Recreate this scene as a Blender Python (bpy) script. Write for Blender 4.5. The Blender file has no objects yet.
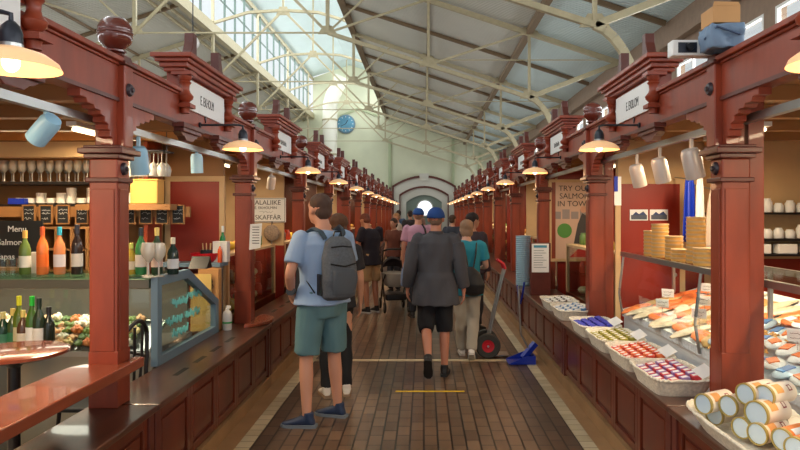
import bpy, bmesh, math, random
from mathutils import Vector, Matrix, noise
R = random.Random(7)
PI = math.pi
SC = bpy.context.scene
COL = SC.collection
# ---------------------------------------------------------------- camera, sky, exposure
CAMZ = 1.63
cam_d = bpy.data.cameras.new('camera'); cam = bpy.data.objects.new('camera', cam_d); COL.objects.link(cam)
cam.location = (0, 0, CAMZ); cam.rotation_euler = (PI/2, 0, 0)
cam_d.sensor_width = 36; cam_d.lens = 36*640/800; cam_d.shift_x = -0.030; cam_d.shift_y = -0.0144
cam_d.clip_start = 0.05; cam_d.clip_end = 300
SC.camera = cam
SC.view_settings.view_transform = 'Standard'; SC.view_settings.look = 'None'
SC.view_settings.exposure = 0.0; SC.view_settings.gamma = 1.0; SC.view_settings.use_curve_mapping = False
SC.cycles.use_denoising = True
SC.cycles.max_bounces = 6; SC.cycles.diffuse_bounces = 3; SC.cycles.glossy_bounces = 3
SC.cycles.transmission_bounces = 5; SC.cycles.transparent_max_bounces = 12
SC.cycles.caustics_reflective = False; SC.cycles.caustics_refractive = False
SC.cycles.sample_clamp_indirect = 4.0
w = bpy.data.worlds.new('sky'); SC.world = w; w.use_nodes = True
bgn = w.node_tree.nodes['Background']
bgn.inputs[0].default_value = (0.94, 0.97, 1.0, 1); bgn.inputs[1].default_value = 1.05

def area(name, loc, rot, sx, sy, power, color=(1, 1, 1)):
    l = bpy.data.lights.new(name, 'AREA'); l.shape = 'RECTANGLE'; l.size = sx; l.size_y = sy
    l.energy = power; l.color = color
    o = bpy.data.objects.new(name, l); COL.objects.link(o); o.location = loc; o.rotation_euler = rot
    return o
def point(name, loc, power, color, r=0.03):
    l = bpy.data.lights.new(name, 'POINT'); l.energy = power; l.color = color; l.shadow_soft_size = r
    o = bpy.data.objects.new(name, l); COL.objects.link(o); o.location = loc
    return o
DAY = (0.98, 0.985, 1.0)
area('daylight_lantern_left', (-6.95, 15, 8.6), (0, math.radians(-68), 0), 2.4, 44, 1400, DAY)
area('daylight_lantern_right', (-1.85, 15, 8.6), (0, math.radians(68), 0), 2.4, 44, 1900, DAY)
area('daylight_east_windows', (5.0, 15, 3.75), (0, math.radians(80), 0), 1.1, 44, 1500, DAY)
area('daylight_west_windows', (-13.9, 15, 3.75), (0, math.radians(-80), 0), 1.1, 44, 1800, DAY)

# ---------------------------------------------------------------- materials
MATS = {}
TS = None
def mat(name, col, rough=0.5, metal=0.0, var=0.0, scale=8.0, bump=0.0, stretch=(1, 1, 1), col2=None, emis=None, es=1.0, spec=0.5, coat=0.0, trans=0.0):
    if name in MATS: return MATS[name]
    m = bpy.data.materials.new(name); m.use_nodes = True; nt = m.node_tree; p = nt.nodes['Principled BSDF']
    p.inputs['Base Color'].default_value = (*col, 1); p.inputs['Roughness'].default_value = rough
    p.inputs['Metallic'].default_value = metal; p.inputs['Specular IOR Level'].default_value = spec
    p.inputs['Coat Weight'].default_value = coat
    p.inputs['Transmission Weight'].default_value = trans
    if emis:
        p.inputs['Emission Color'].default_value = (*emis, 1); p.inputs['Emission Strength'].default_value = es
    if var > 0 or bump > 0 or col2:
        tc = nt.nodes.new('ShaderNodeTexCoord'); mp = nt.nodes.new('ShaderNodeMapping'); nz = nt.nodes.new('ShaderNodeTexNoise')
        mp.inputs['Scale'].default_value = stretch
        nz.inputs['Scale'].default_value = scale; nz.inputs['Detail'].default_value = 4
        nt.links.new(tc.outputs['Object'], mp.inputs[0]); nt.links.new(mp.outputs[0], nz.inputs['Vector'])
        cr = nt.nodes.new('ShaderNodeValToRGB')
        a = col if col2 is None else col2
        v = var
        cr.color_ramp.elements[0].position = 0.3; cr.color_ramp.elements[1].position = 0.7
        cr.color_ramp.elements[0].color = (*[max(0, c*(1-v)) for c in a], 1)
        cr.color_ramp.elements[1].color = (*[min(1, c*(1+v)) for c in col], 1)
        nt.links.new(nz.outputs['Fac'], cr.inputs[0]); nt.links.new(cr.outputs[0], p.inputs['Base Color'])
        if bump > 0:
            b = nt.nodes.new('ShaderNodeBump'); b.inputs['Strength'].default_value = bump; b.inputs['Distance'].default_value = 0.01
            nt.links.new(nz.outputs['Fac'], b.inputs['Height']); nt.links.new(b.outputs[0], p.inputs['Normal'])
    MATS[name] = m; return m
def glass_mat(name, tint=(0.93, 0.98, 0.97), refl=0.06):
    m = bpy.data.materials.new(name); m.use_nodes = True; nt = m.node_tree; nt.nodes.clear()
    o = nt.nodes.new('ShaderNodeOutputMaterial'); t = nt.nodes.new('ShaderNodeBsdfTransparent'); g = nt.nodes.new('ShaderNodeBsdfGlossy')
    t.inputs[0].default_value = (*tint, 1); g.inputs['Roughness'].default_value = 0.04
    mx = nt.nodes.new('ShaderNodeMixShader'); lw = nt.nodes.new('ShaderNodeLayerWeight'); lw.inputs[0].default_value = 0.25
    ml = nt.nodes.new('ShaderNodeMath'); ml.operation = 'MULTIPLY_ADD'; ml.inputs[1].default_value = 0.35; ml.inputs[2].default_value = refl*0.5
    nt.links.new(lw.outputs['Fresnel'], ml.inputs[0]); nt.links.new(ml.outputs[0], mx.inputs[0])
    nt.links.new(t.outputs[0], mx.inputs[1]); nt.links.new(g.outputs[0], mx.inputs[2]); nt.links.new(mx.outputs[0], o.inputs[0])
    MATS[name] = m; return m
def glassware_mat():
    m = glass_mat('whitened_glassware', (0.9, 0.9, 0.88), 0.25); nt = m.node_tree
    o = [n for n in nt.nodes if n.type == 'OUTPUT_MATERIAL'][0]; prev = o.inputs[0].links[0].from_socket
    d = nt.nodes.new('ShaderNodeBsdfDiffuse'); d.inputs[0].default_value = (.95, .93, .88, 1); mx = nt.nodes.new('ShaderNodeMixShader'); mx.inputs[0].default_value = .28  # white diffuse share imitates light catching the clear glass
    nt.links.new(prev, mx.inputs[1]); nt.links.new(d.outputs[0], mx.inputs[2]); nt.links.new(mx.outputs[0], o.inputs[0])
    return m
def lin(r, g, b):
    f = lambda c: ((c/255+0.055)/1.055)**2.4 if c > 10 else c/255/12.92
    return (f(r), f(g), f(b))
M = {}
M['wood'] = mat('red_painted_wood', lin(140, 58, 34), 0.42, var=0.22, scale=5, stretch=(2, 2, .5), bump=0.08, coat=0.1)
M['wood_dark'] = mat('dark_red_wood', lin(92, 40, 30), 0.38, var=0.2, scale=6, bump=0.05)
M['panel'] = mat('varnished_panel_wood', lin(98, 40, 20), 0.3, var=0.4, scale=4, stretch=(1, 1, .3), bump=0.04, coat=0.2)
M['top'] = mat('dark_countertop_wood', lin(84, 50, 36), 0.28, var=0.35, scale=4, stretch=(3, .4, 1), coat=0.3)
M['board'] = mat('varnished_board', lin(142, 70, 46), 0.22, var=0.2, scale=4, stretch=(5, .5, 1), coat=0.4)
M['cream'] = mat('cream_painted_steel', lin(182, 170, 138), 0.5, var=0.08, scale=10)
M['creamwood'] = mat('cream_boards', lin(206, 172, 126), 0.55, var=0.08, scale=3)
M['tan'] = mat('tan_ceiling_boards', lin(150, 108, 64), 0.55, var=0.2, scale=3, stretch=(.3, 5, 1))
M['redwall'] = mat('orange_red_wall', lin(140, 32, 12), 0.45, var=0.08, scale=2)
M['white'] = mat('white_enamel', lin(235, 235, 232), 0.4)
M['paper'] = mat('white_paper', lin(240, 240, 238), 0.7)
M['black'] = mat('black_paint', lin(22, 22, 24), 0.35)
M['iron'] = mat('dark_iron', lin(44, 48, 58), 0.35, metal=0.4)
M['steel'] = mat('brushed_steel', lin(170, 172, 170), 0.3, metal=0.85)
M['stainless'] = mat('stainless_panel', lin(160, 158, 146), 0.35, metal=0.6, var=.1, scale=3)
M['bluegrey'] = mat('blue_grey_frame', lin(112, 140, 160), 0.4)
M['rosette'] = mat('rosette_dark', lin(52, 40, 48), 0.35)
M['finial'] = mat('dark_polished_finial', lin(104, 44, 32), 0.22, var=0.15, scale=5, coat=0.4)
M['duct'] = mat('white_duct', lin(232, 230, 216), .5)
M['mullion'] = mat('grey_green_mullion', lin(88, 108, 100), .5)
M['casegrey'] = mat('dull_case_grey', lin(112, 110, 100), .4, metal=.3)
M['glass'] = glass_mat('clear_glass')
M['glassware'] = glassware_mat()
M['glassgreen'] = glass_mat('green_edge_glass', (0.72, 0.9, 0.82))
M['palebounce'] = mat('pale_bounce_surface', lin(196, 192, 184), 0.7, var=.05, scale=1)  # pale tone picked for bouncing light onto the roof
M['pane'] = glass_mat('window_pane', (0.93, 0.97, 0.97), 0.05)
M['wallgreen'] = mat('pale_green_plaster', lin(216, 218, 190), 0.7, var=0.05, scale=1)
M['wallshade'] = mat('pilaster_green', lin(176, 186, 150), 0.7)
M['brown'] = mat('brown_wall_boards', lin(136, 112, 92), 0.6, var=0.1)
M['edge'] = mat('brown_ridge_beam', lin(120, 98, 72), 0.6)
M['tire'] = mat('tyre_rubber', lin(58, 58, 56), 0.8)
M['red'] = mat('bright_red', lin(200, 20, 40), 0.4)
M['blue'] = mat('bright_blue', lin(18, 50, 170), 0.4)
M['yellow'] = mat('yellow_tape', lin(222, 190, 40), 0.6)
M['slate'] = mat('chalkboard_slate', lin(24, 30, 34), 0.6)
M['chalk'] = mat('chalk_white', lin(205, 212, 215), 0.8)
M['kraft'] = mat('cardboard', lin(196, 146, 92), 0.7, var=.05)
M['wicker'] = mat('white_wicker', lin(232, 224, 206), 0.7, var=0.15, scale=60, bump=0.5)
M['boxwood'] = mat('shaved_wood_box', lin(226, 176, 92), 0.5, var=.1, scale=6)
M['salmon'] = mat('salmon_flesh', lin(236, 128, 70), 0.4, var=.2, scale=14)
M['fish'] = mat('pale_fish', lin(216, 204, 180), 0.35, var=.2, scale=14)
M['ice'] = mat('crushed_ice', lin(232, 238, 240), 0.4, var=.1, scale=40, bump=0.6)
M['amberlamp'] = mat('amber_shade', lin(245, 200, 150), 0.35, emis=(1.0, 0.56, 0.26), es=0.42)
M['shade_in'] = M['amberlamp']
M['bulb'] = mat('lit_bulb', (1, .9, .7), 0.3, emis=(1.0, 0.82, 0.52), es=9)
M['tube'] = mat('lit_tube', (1, .95, .85), 0.3, emis=(1.0, 0.80, 0.5), es=4)
M['stone'] = mat('kerb_stone', lin(150, 116, 80), 0.5, var=0.2, scale=3)
M['skin'] = mat('skin', lin(196, 134, 106), 0.5, var=0.05)
M['text'] = mat('dark_lettering', lin(38, 34, 36), 0.6)

def brick_mat(name, c1, c2, mortar, bw, rh, rough, mortar_size=0.004, rot=0, bump=0.25, offset=0.5, noisevar=0.35):
    m = bpy.data.materials.new(name); m.use_nodes = True; nt = m.node_tree; p = nt.nodes['Principled BSDF']
    tc = nt.nodes.new('ShaderNodeTexCoord'); mp = nt.nodes.new('ShaderNodeMapping'); mp.inputs['Rotation'].default_value = (0, 0, rot)
    br = nt.nodes.new('ShaderNodeTexBrick'); br.offset = offset
    br.inputs['Color1'].default_value = (*c1, 1); br.inputs['Color2'].default_value = (*c2, 1); br.inputs['Mortar'].default_value = (*mortar, 1)
    br.inputs['Scale'].default_value = 1; br.inputs['Brick Width'].default_value = bw; br.inputs['Row Height'].default_value = rh
    br.inputs['Mortar Size'].default_value = mortar_size; br.inputs['Mortar Smooth'].default_value = 0.2
    nt.links.new(tc.outputs['Object'], mp.inputs[0]); nt.links.new(mp.outputs[0], br.inputs[0])
    nz = nt.nodes.new('ShaderNodeTexNoise'); nz.inputs['Scale'].default_value = 1.3; nz.inputs['Detail'].default_value = 5
    nt.links.new(tc.outputs['Object'], nz.inputs['Vector'])
    mr = nt.nodes.new('ShaderNodeMapRange'); mr.inputs[1].default_value = 0.3; mr.inputs[2].default_value = 0.7
    mr.inputs[3].default_value = 1-noisevar; mr.inputs[4].default_value = 1+noisevar*0.6
    nt.links.new(nz.outputs['Fac'], mr.inputs[0])
    mul = nt.nodes.new('ShaderNodeMix'); mul.data_type = 'RGBA'; mul.blend_type = 'MULTIPLY'; mul.inputs[0].default_value = 1
    nt.links.new(br.outputs['Color'], mul.inputs[6]); nt.links.new(mr.outputs[0], mul.inputs[7]); nt.links.new(mul.outputs[2], p.inputs['Base Color'])
    p.inputs['Roughness'].default_value = rough
    b = nt.nodes.new('ShaderNodeBump'); b.inputs['Strength'].default_value = bump; b.inputs['Distance'].default_value = 0.004; b.invert = True
    nt.links.new(br.outputs['Fac'], b.inputs['Height']); nt.links.new(b.outputs[0], p.inputs['Normal'])
    MATS[name] = m; return m
M['pavers'] = brick_mat('brown_floor_pavers', lin(114, 92, 74), lin(90, 70, 56), lin(34, 26, 22), 0.2, 0.1, 0.3, 0.007, PI/2)
M['darkpavers'] = brick_mat('unlit_dark_pavers', lin(60, 38, 32), lin(52, 33, 28), lin(38, 25, 22), 0.24, 0.12, 0.33, 0.003, PI/2)  # dark tone imitating floor without lamp reflections; assigned nowhere
M['whitetile'] = brick_mat('white_line_tiles', lin(214, 200, 168), lin(196, 180, 146), lin(120, 104, 84), 0.5, 0.12, 0.5, 0.004, 0, offset=0.0)

def roof_mat(name, c, period=0.1, streng=0.6):
    m = bpy.data.materials.new(name); m.use_nodes = True; nt = m.node_tree; p = nt.nodes['Principled BSDF']
    p.inputs['Base Color'].default_value = (*c, 1); p.inputs['Roughness'].default_value = 0.55
    tc = nt.nodes.new('ShaderNodeTexCoord'); wv = nt.nodes.new('ShaderNodeTexWave'); wv.bands_direction = 'Y'
    wv.inputs['Scale'].default_value = 0.314/period
    nt.links.new(tc.outputs['Object'], wv.inputs['Vector'])
    b = nt.nodes.new('ShaderNodeBump'); b.inputs['Strength'].default_value = streng; b.inputs['Distance'].default_value = 0.03
    nt.links.new(wv.outputs['Fac'], b.inputs['Height']); nt.links.new(b.outputs[0], p.inputs['Normal'])
    nz = nt.nodes.new('ShaderNodeTexNoise'); nz.inputs['Scale'].default_value = 0.5; nz.inputs['Detail'].default_value = 3
    cr = nt.nodes.new('ShaderNodeValToRGB'); cr.color_ramp.elements[0].color = (*[x*.8 for x in c], 1); cr.color_ramp.elements[1].color = (*[min(1, x*1.15) for x in c], 1)
    nt.links.new(tc.outputs['Object'], nz.inputs['Vector']); nt.links.new(nz.outputs['Fac'], cr.inputs[0]); nt.links.new(cr.outputs[0], p.inputs['Base Color'])
    MATS[name] = m; return m
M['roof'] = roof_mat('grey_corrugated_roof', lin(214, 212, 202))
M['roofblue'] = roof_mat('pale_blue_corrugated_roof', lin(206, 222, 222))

# ---------------------------------------------------------------- mesh helpers
class B:
    def __init__(s): s.bm = bmesh.new()
    def box(s, x0, x1, y0, y1, z0, z1):
        vs = [s.bm.verts.new((x, y, z)) for x in (x0, x1) for y in (y0, y1) for z in (z0, z1)]
        for f in ((0,1,3,2),(4,6,7,5),(0,4,5,1),(2,3,7,6),(0,2,6,4),(1,5,7,3)): s.bm.faces.new([vs[i] for i in f])
        return s
    def prism(s, pts, axis, a, b):
        # pts: 2-D polygon; axis 'x': (y,z), 'y': (x,z), 'z': (x,y); extruded from a to b
        def P(p, t): return {'x': (t, p[0], p[1]), 'y': (p[0], t, p[1]), 'z': (p[0], p[1], t)}[axis]
        v0 = [s.bm.verts.new(P(p, a)) for p in pts]; v1 = [s.bm.verts.new(P(p, b)) for p in pts]
        n = len(pts)
        s.bm.faces.new(v0); s.bm.faces.new(v1[::-1])
        for i in range(n): s.bm.faces.new((v0[i], v1[i], v1[(i+1) % n], v0[(i+1) % n]))
        return s
    def lathe(s, c, prof, n=20, axis='z', caps=True):
        rings = []
        for r, h in prof:
            ring = []
            for k in range(n):
                a = 2*PI*k/n; u, v = r*math.cos(a), r*math.sin(a)
                p = {'z': (u, v, h), 'x': (h, u, v), 'y': (u, h, v)}[axis]
                ring.append(s.bm.verts.new((c[0]+p[0], c[1]+p[1], c[2]+p[2])))
            rings.append(ring)
        for a, b in zip(rings, rings[1:]):
            for k in range(n): s.bm.faces.new((a[k], a[(k+1) % n], b[(k+1) % n], b[k]))
        if caps and tuple(prof[0]) != tuple(prof[-1]):
            if prof[0][0] > 1e-5: s.bm.faces.new(rings[0][::-1])
            if prof[-1][0] > 1e-5: s.bm.faces.new(rings[-1])
        return s
    def loft(s, rings, n=16):
        # rings: (centre, u half-axis vector, v half-axis vector)
        rs = []
        for c, u, v in rings:
            c, u, v = Vector(c), Vector(u), Vector(v)
            rs.append([s.bm.verts.new(c+u*math.cos(2*PI*k/n)+v*math.sin(2*PI*k/n)) for k in range(n)])
        for a, b in zip(rs, rs[1:]):
            for k in range(n): s.bm.faces.new((a[k], a[(k+1) % n], b[(k+1) % n], b[k]))
        s.bm.faces.new(rs[0][::-1]); s.bm.faces.new(rs[-1])
        return s
    def tube(s, pts, rad, n=10, flat=1.0):
        pts = [Vector(p) for p in pts]
        rad = rad if isinstance(rad, (list, tuple)) else [rad]*len(pts)
        rings = []; prev = None
        for i, p in enumerate(pts):
            d = (pts[min(i+1, len(pts)-1)]-pts[max(i-1, 0)]).normalized()
            u = d.orthogonal().normalized() if prev is None else (prev-d*prev.dot(d)).normalized()
            prev = u; v = d.cross(u)
            rings.append((p, u*rad[i], v*rad[i]*flat))
        return s.loft(rings, n)
    def bar(s, a, b, w, h=None, up=(0, 0, 1)):
        a, b = Vector(a), Vector(b); h = h or w; d = (b-a).normalized()
        u = d.cross(Vector(up))
        if u.length < 1e-3: u = Vector((1, 0, 0))
        u.normalize(); v = u.cross(d).normalized()
        vs = [s.bm.verts.new(p+u*i*w/2+v*j*h/2) for p in (a, b) for i, j in ((-1,-1),(1,-1),(1,1),(-1,1))]
        s.bm.faces.new(vs[0:4][::-1]); s.bm.faces.new(vs[4:8])
        for k in range(4): s.bm.faces.new((vs[k], vs[(k+1) % 4], vs[4+(k+1) % 4], vs[4+k]))
        return s
    def ball(s, c, r, u=16, v=12, rot=None):
        r = r if isinstance(r, (tuple, list)) else (r, r, r)
        m = Matrix.Translation(c) @ (rot or Matrix.Identity(4)) @ Matrix.Diagonal((*r, 1))
        bmesh.ops.create_uvsphere(s.bm, u_segments=u, v_segments=v, radius=1, matrix=m); return s
    def quad(s, *p):
        s.bm.faces.new([s.bm.verts.new(q) for q in p]); return s
    def shift(s, v, rz=0, scale=1):
        m = Matrix.Translation(v) @ Matrix.Rotation(rz, 4, 'Z') @ Matrix.Scale(scale, 4)
        bmesh.ops.transform(s.bm, matrix=m, verts=s.bm.verts); return s
    def build(s, name, m, parent=None, loc=None, rz=0, smooth=False, bevel=0, recalc=True):
        if recalc: bmesh.ops.recalc_face_normals(s.bm, faces=s.bm.faces)
        me = bpy.data.meshes.new(name); s.bm.to_mesh(me); s.bm.free()
        me.materials.append(M[m] if isinstance(m, str) else m)
        if smooth:
            me.polygons.foreach_set('use_smooth', [True]*len(me.polygons)); me.set_sharp_from_angle(angle=math.radians(40))
        o = bpy.data.objects.new(name, me); COL.objects.link(o)
        if bevel:
            b = o.modifiers.new('bevel', 'BEVEL'); b.width = bevel; b.segments = 2; b.limit_method = 'ANGLE'
        if parent: o.parent = parent
        if loc: o.location = loc
        if rz: o.rotation_euler.z = rz
        return o
def tag(o, label=None, cat=None, group=None, kind=None):
    if label: o['label'] = label
    if cat: o['category'] = cat
    if group: o['group'] = group
    if kind: o['kind'] = kind
    return o
def thing(name, label, cat, loc=(0, 0, 0), rz=0, group=None):
    o = bpy.data.objects.new(name, None); COL.objects.link(o); o.location = loc; o.rotation_euler.z = rz; o.empty_display_size = .1
    return tag(o, label, cat, group)
KID = {}
def dup(root, loc, rz=0, label=None, group=None, scale=None, depth=0):
    r = root.copy(); COL.objects.link(r)
    if loc is not None: r.location = loc; r.rotation_euler.z = rz
    if label: r['label'] = label
    if group: r['group'] = group
    if scale: r.scale = (scale,)*3 if not isinstance(scale, tuple) else scale
    key = root.name
    if key not in KID: KID[key] = [c for c in bpy.data.objects if c.parent == root]
    for ch in KID[key]:
        c = dup(ch, None); c.parent = r
    return r
def recol(o, pairs):
    return o
def struct(o, label=None): o['kind'] = 'structure'; return o
def text(body, size, m, parent, loc, rot, name='lettering', ext=0.001, align='CENTER', sx=1.0):
    c = bpy.data.curves.new(name, 'FONT'); c.body = body; c.size = size; c.extrude = ext; c.align_x = align; c.align_y = 'CENTER'
    c.resolution_u = 3
    global TS
    if TS is None: TS = bpy.data.scenes.new('workshop')
    tmp = bpy.data.objects.new(name, c); TS.collection.objects.link(tmp); TS.view_layers[0].update(); dg = TS.view_layers[0].depsgraph
    me = bpy.data.meshes.new_from_object(tmp.evaluated_get(dg)); bpy.data.objects.remove(tmp)
    me.materials.clear(); me.materials.append(M[m] if isinstance(m, str) else m)
    o = bpy.data.objects.new(name, me); COL.objects.link(o); o.parent = parent; o.location = loc; o.rotation_euler = rot; o.scale = (sx, 1, 1)
    return o
def bake(b, name, m, parent, voxel, smooth_it=4, nz=0.0, nscale=8.0, fold=None):
    """join overlapping closed shapes into one continuous skin"""
    bmesh.ops.recalc_face_normals(b.bm, faces=b.bm.faces)
    me = bpy.data.meshes.new(name); b.bm.to_mesh(me); b.bm.free()
    o = bpy.data.objects.new(name, me)
    rm = o.modifiers.new('r', 'REMESH'); rm.mode = 'VOXEL'; rm.voxel_size = voxel
    if smooth_it:
        sm = o.modifiers.new('s', 'SMOOTH'); sm.iterations = smooth_it; sm.factor = 0.5
    global TS
    if TS is None: TS = bpy.data.scenes.new('workshop')
    TS.collection.objects.link(o); TS.view_layers[0].update(); dg = TS.view_layers[0].depsgraph
    me2 = bpy.data.meshes.new_from_object(o.evaluated_get(dg)); me2.name = name
    TS.collection.objects.unlink(o); o.modifiers.clear(); o.data = me2; bpy.data.meshes.remove(me); COL.objects.link(o)
    if nz > 0:
        for v in me2.vertices:
            q = Vector((v.co.x*nscale, v.co.y*nscale, v.co.z*nscale*0.55))
            v.co += v.normal*noise.noise(q)*nz
    me2.materials.clear(); me2.materials.append(M[m] if isinstance(m, str) else m)
    me2.polygons.foreach_set('use_smooth', [True]*len(me2.polygons))
    o.parent = parent
    return o
ORD = ['nearest', 'second', 'third', 'fourth', 'fifth', 'sixth', 'seventh', 'eighth', 'ninth', 'tenth', 'eleventh', 'twelfth', 'thirteenth', 'fourteenth']
# ================================================================= THE HALL
YE = 38.0; Y0 = -3.0
XC, HL, XR, XL, HG = -4.4, 2.2, 4.5, -13.3, 6.8      # axis, lantern half width, outer walls, column offset
ZC = CAMZ
def rz_(d): return ZC + 3.55 + 0.325*((4.47-XC) - abs(d))    # roof underside height at offset d from the axis
struct(B().box(-1.21, 1.105, Y0, YE, -0.1, 0).build('floor', 'pavers'))
struct(B().box(-1.21, 1.105, 7.06, 7.14, 0.0, 0.004).build('trim_1', 'whitetile'))
struct(B().box(-1.31, -1.21, Y0, 7.06, -0.1, 0.006).box(-1.31, -1.21, 7.14, YE, -0.1, 0.006).build('trim_2', 'whitetile'))
struct(B().box(1.105, 1.205, Y0, YE, -0.1, 0.006).build('trim_3', 'whitetile'))
struct(B().box(-1.9, -1.31, Y0, YE, -0.1, 0.0).build('floor_kerb_left', 'stone'))
struct(B().box(-13.3, -1.9, Y0, YE, -0.1, 0.0).build('floor_left', 'palebounce'))  # unseen side floor, made pale to bounce light to the roof
struct(B().box(1.205, 4.5, Y0, YE, -0.1, 0.0).build('floor_right', 'stone'))
# outer walls with window openings
def side_wall(s):
    x = XR if s > 0 else XL
    xa, xb = (x, x+0.15) if s > 0 else (x-0.15, x)
    nm = 'wall_right' if s > 0 else 'wall_left'
    b = B().box(xa, xb, Y0, YE, 0, ZC+1.6).box(xa, xb, Y0, YE, ZC+2.65, ZC+3.75)
    y = Y0
    while y < YE:
        b.box(xa, xb, y, y+0.28, ZC+1.6, ZC+2.65); y += 1.6
    struct(b.build(nm, 'brown'))
    y = Y0; n = 0
    while y+1.6 <= YE:
        n += 1
        f = B(); ya, yb = y+0.28, y+1.6
        f.box(x-.03*s*0+min(0, .0), x+.05*s, ya, ya+.05, ZC+1.6, ZC+2.65).box(x, x+.05*s, yb-.05, yb, ZC+1.6, ZC+2.65)
        for z in (ZC+1.6, ZC+2.1, ZC+2.61): f.box(x, x+.05*s, ya+.05, yb-.05, z, z+.04)
        f.box(x, x+.05*s, (ya+yb)/2-.02, (ya+yb)/2+.02, ZC+1.64, ZC+2.61)
        fr = struct(f.build('window_%d' % (n+(0 if s > 0 else 40)), 'white'))
        B().quad((x+.02*s, ya+.05, ZC+1.64), (x+.02*s, yb-.05, ZC+1.64), (x+.02*s, yb-.05, ZC+2.61), (x+.02*s, ya+.05, ZC+2.61)).build('pane', 'pane', fr)
        y += 1.6
    # eave plate
    struct(B().box(min(x, x-.14*s), max(x, x-.14*s), Y0, YE, ZC+3.02, ZC+3.2).build('trim_%d' % (4 if s > 0 else 5), 'brown'))
side_wall(1); side_wall(-1)
# lower roof slopes: upper grey half and lower pale half, each 0.06 thick
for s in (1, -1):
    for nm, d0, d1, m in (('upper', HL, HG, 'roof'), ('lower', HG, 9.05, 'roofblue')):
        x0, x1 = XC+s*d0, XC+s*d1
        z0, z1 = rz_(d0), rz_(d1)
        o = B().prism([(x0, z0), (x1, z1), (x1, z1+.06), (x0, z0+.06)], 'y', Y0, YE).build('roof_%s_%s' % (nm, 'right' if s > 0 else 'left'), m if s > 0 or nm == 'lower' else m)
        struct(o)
    # edge beam at the lantern and the purlin where the slope changes colour
    xe = XC+s*HL
    struct(B().box(xe-.09, xe+.09, Y0, YE, rz_(HL)-.12, rz_(HL)+.1).build('roof_edge_beam', 'edge' if s > 0 else 'cream'))
    xp = XC+s*HG
    struct(B().box(xp-.07, xp+.07, Y0, YE, rz_(HG)-.14, rz_(HG)-.005).build('roof_purlin', 'edge'))
    if s < 0:
        for q in (0.28, .52): struct(B().box(xe-.03-q, xe+.03-q, Y0, YE, rz_(HL+q)-.1, rz_(HL+q)-.01).build('roof_purlin', 'cream'))
    xm = XC+s*(HL+HG)/2
    struct(B().box(xm-.025, xm+.025, Y0, YE, rz_((HL+HG)/2)-.07, rz_((HL+HG)/2)-.005).build('roof_purlin', 'edge'))
# lantern: glazed sides and pale ceiling
ZB, ZT = ZC+5.95, ZC+7.9
for s in (1, -1):
    x = XC+s*HL
    b = B().box(x-.05, x+.05, Y0, YE, ZT, ZT+.15).box(x-.05, x+.05, Y0, YE, rz_(HL)+.1, ZB)
    struct(b.build('lantern_rail', 'cream'))
    y = Y0; n = 0
    while y+1.15 <= YE:
        n += 1
        f = B().box(x-.03, x+.03, y+.01, y+.07, ZB, ZT).box(x-.02, x+.02, y+.08, y+1.15, (ZB+ZT)/2-.02, (ZB+ZT)/2+.02)
        fr = struct(f.build('window_%d' % (n+(100 if s > 0 else 140)), 'mullion'))
        B().quad((x, y+.08, ZB), (x, y+1.15, ZB), (x, y+1.15, ZT), (x, y+.08, ZT)).build('pane', 'pane', fr)
        y += 1.15
zr = ZT+.15
struct(B().prism([(XC-HL-.3, zr-.02), (XC, zr+.75), (XC+HL+.3, zr-.02), (XC+HL+.3, zr+.06), (XC, zr+.83), (XC-HL-.3, zr+.06)], 'y', Y0, YE).build('roof_lantern', 'roofblue'))
# trusses
def Zb(d):   # bottom chord
    return ZC + 2.65 + 0.32*(HG-abs(d))
for D in (3.4, 9.0, 14.6, 20.0, 25.4, 31.0, 36.4):
    t = B(); yw = 0.09
    def bar(a, b, w=.09, h=None): t.bar((XC+a[0], D, a[1]), (XC+b[0], D, b[1]), w, h or w, (0, 0, 1))
    for s in (1, -1):
        n1 = (s*HL, Zb(HL)); n2 = (s*4.5, Zb(4.5)); n3 = (s*HG, Zb(HG)); wl = (s*8.85, rz_(8.85)-.12)
        r1 = (s*HL, rz_(HL)-.1); r2 = (s*4.5, rz_(4.5)-.08); r3 = (s*HG, rz_(HG)-.08)
        bar(r1, wl, .085, .11)                       # rafter
        bar(n1, n2, .085, .085); bar(n2, n3, .085, .085)  # bottom chord
        # knee curve down to the post
        kp = []
        for i in range(8):
            a = i/7*PI/2
            kp.append((s*(HG+.62*math.sin(a)), n3[1]-1.05*(1-math.cos(a))-.18*math.sin(a)))
        for p, q in zip(kp, kp[1:]): bar(p, q, .09, .12)
        px = HG+.62
        t.box(*sorted((XC+s*px-.06, XC+s*px+.06)), D-.06, D+.06, 2.4, kp[-1][1]+.05)
        bar(n2, r2, .06); bar(n3, r3, .06); bar(n1, (s*HL, ZB+.0), .08); bar((s*HL, ZB), (s*HL, ZT+.1), .08)
        bar(n1, r2, .045); bar(n2, r3, .045); bar(n3, wl, .09, .1)
        bar((0, ZC+6.35), n1, .06); bar((0, ZC+6.35), (s*1.1, ZC+6.28), .08); bar((s*1.1, ZC+6.28), (s*HL, ZB), .08)
        bar(n1, (s*3.4, (rz_(2.2)+rz_(4.5))/2-.1), .04)
        # gusset plates
        for g in (n1, n2, n3, r2, r3):
            t.prism([(XC+g[0]-.22, g[1]-.03), (XC+g[0]+.22, g[1]-.03), (XC+g[0]+.1, g[1]+.16), (XC+g[0]-.1, g[1]+.16)], 'y', D-.012, D+.012)
        bar((s*4.8, ZC+3.5), (s*8.8, ZC+3.5), .02)
    bar((-HL, Zb(HL)), (HL, Zb(HL)), .035)
    t.prism([(XC-.22, ZC+6.2), (XC+.22, ZC+6.2), (XC+.12, ZC+6.46), (XC-.12, ZC+6.46)], 'y', D-.012, D+.012)
    bar((0, ZC+6.4), (0, zr+.7), .06)
    struct(t.build('roof_truss', 'cream'))
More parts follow.
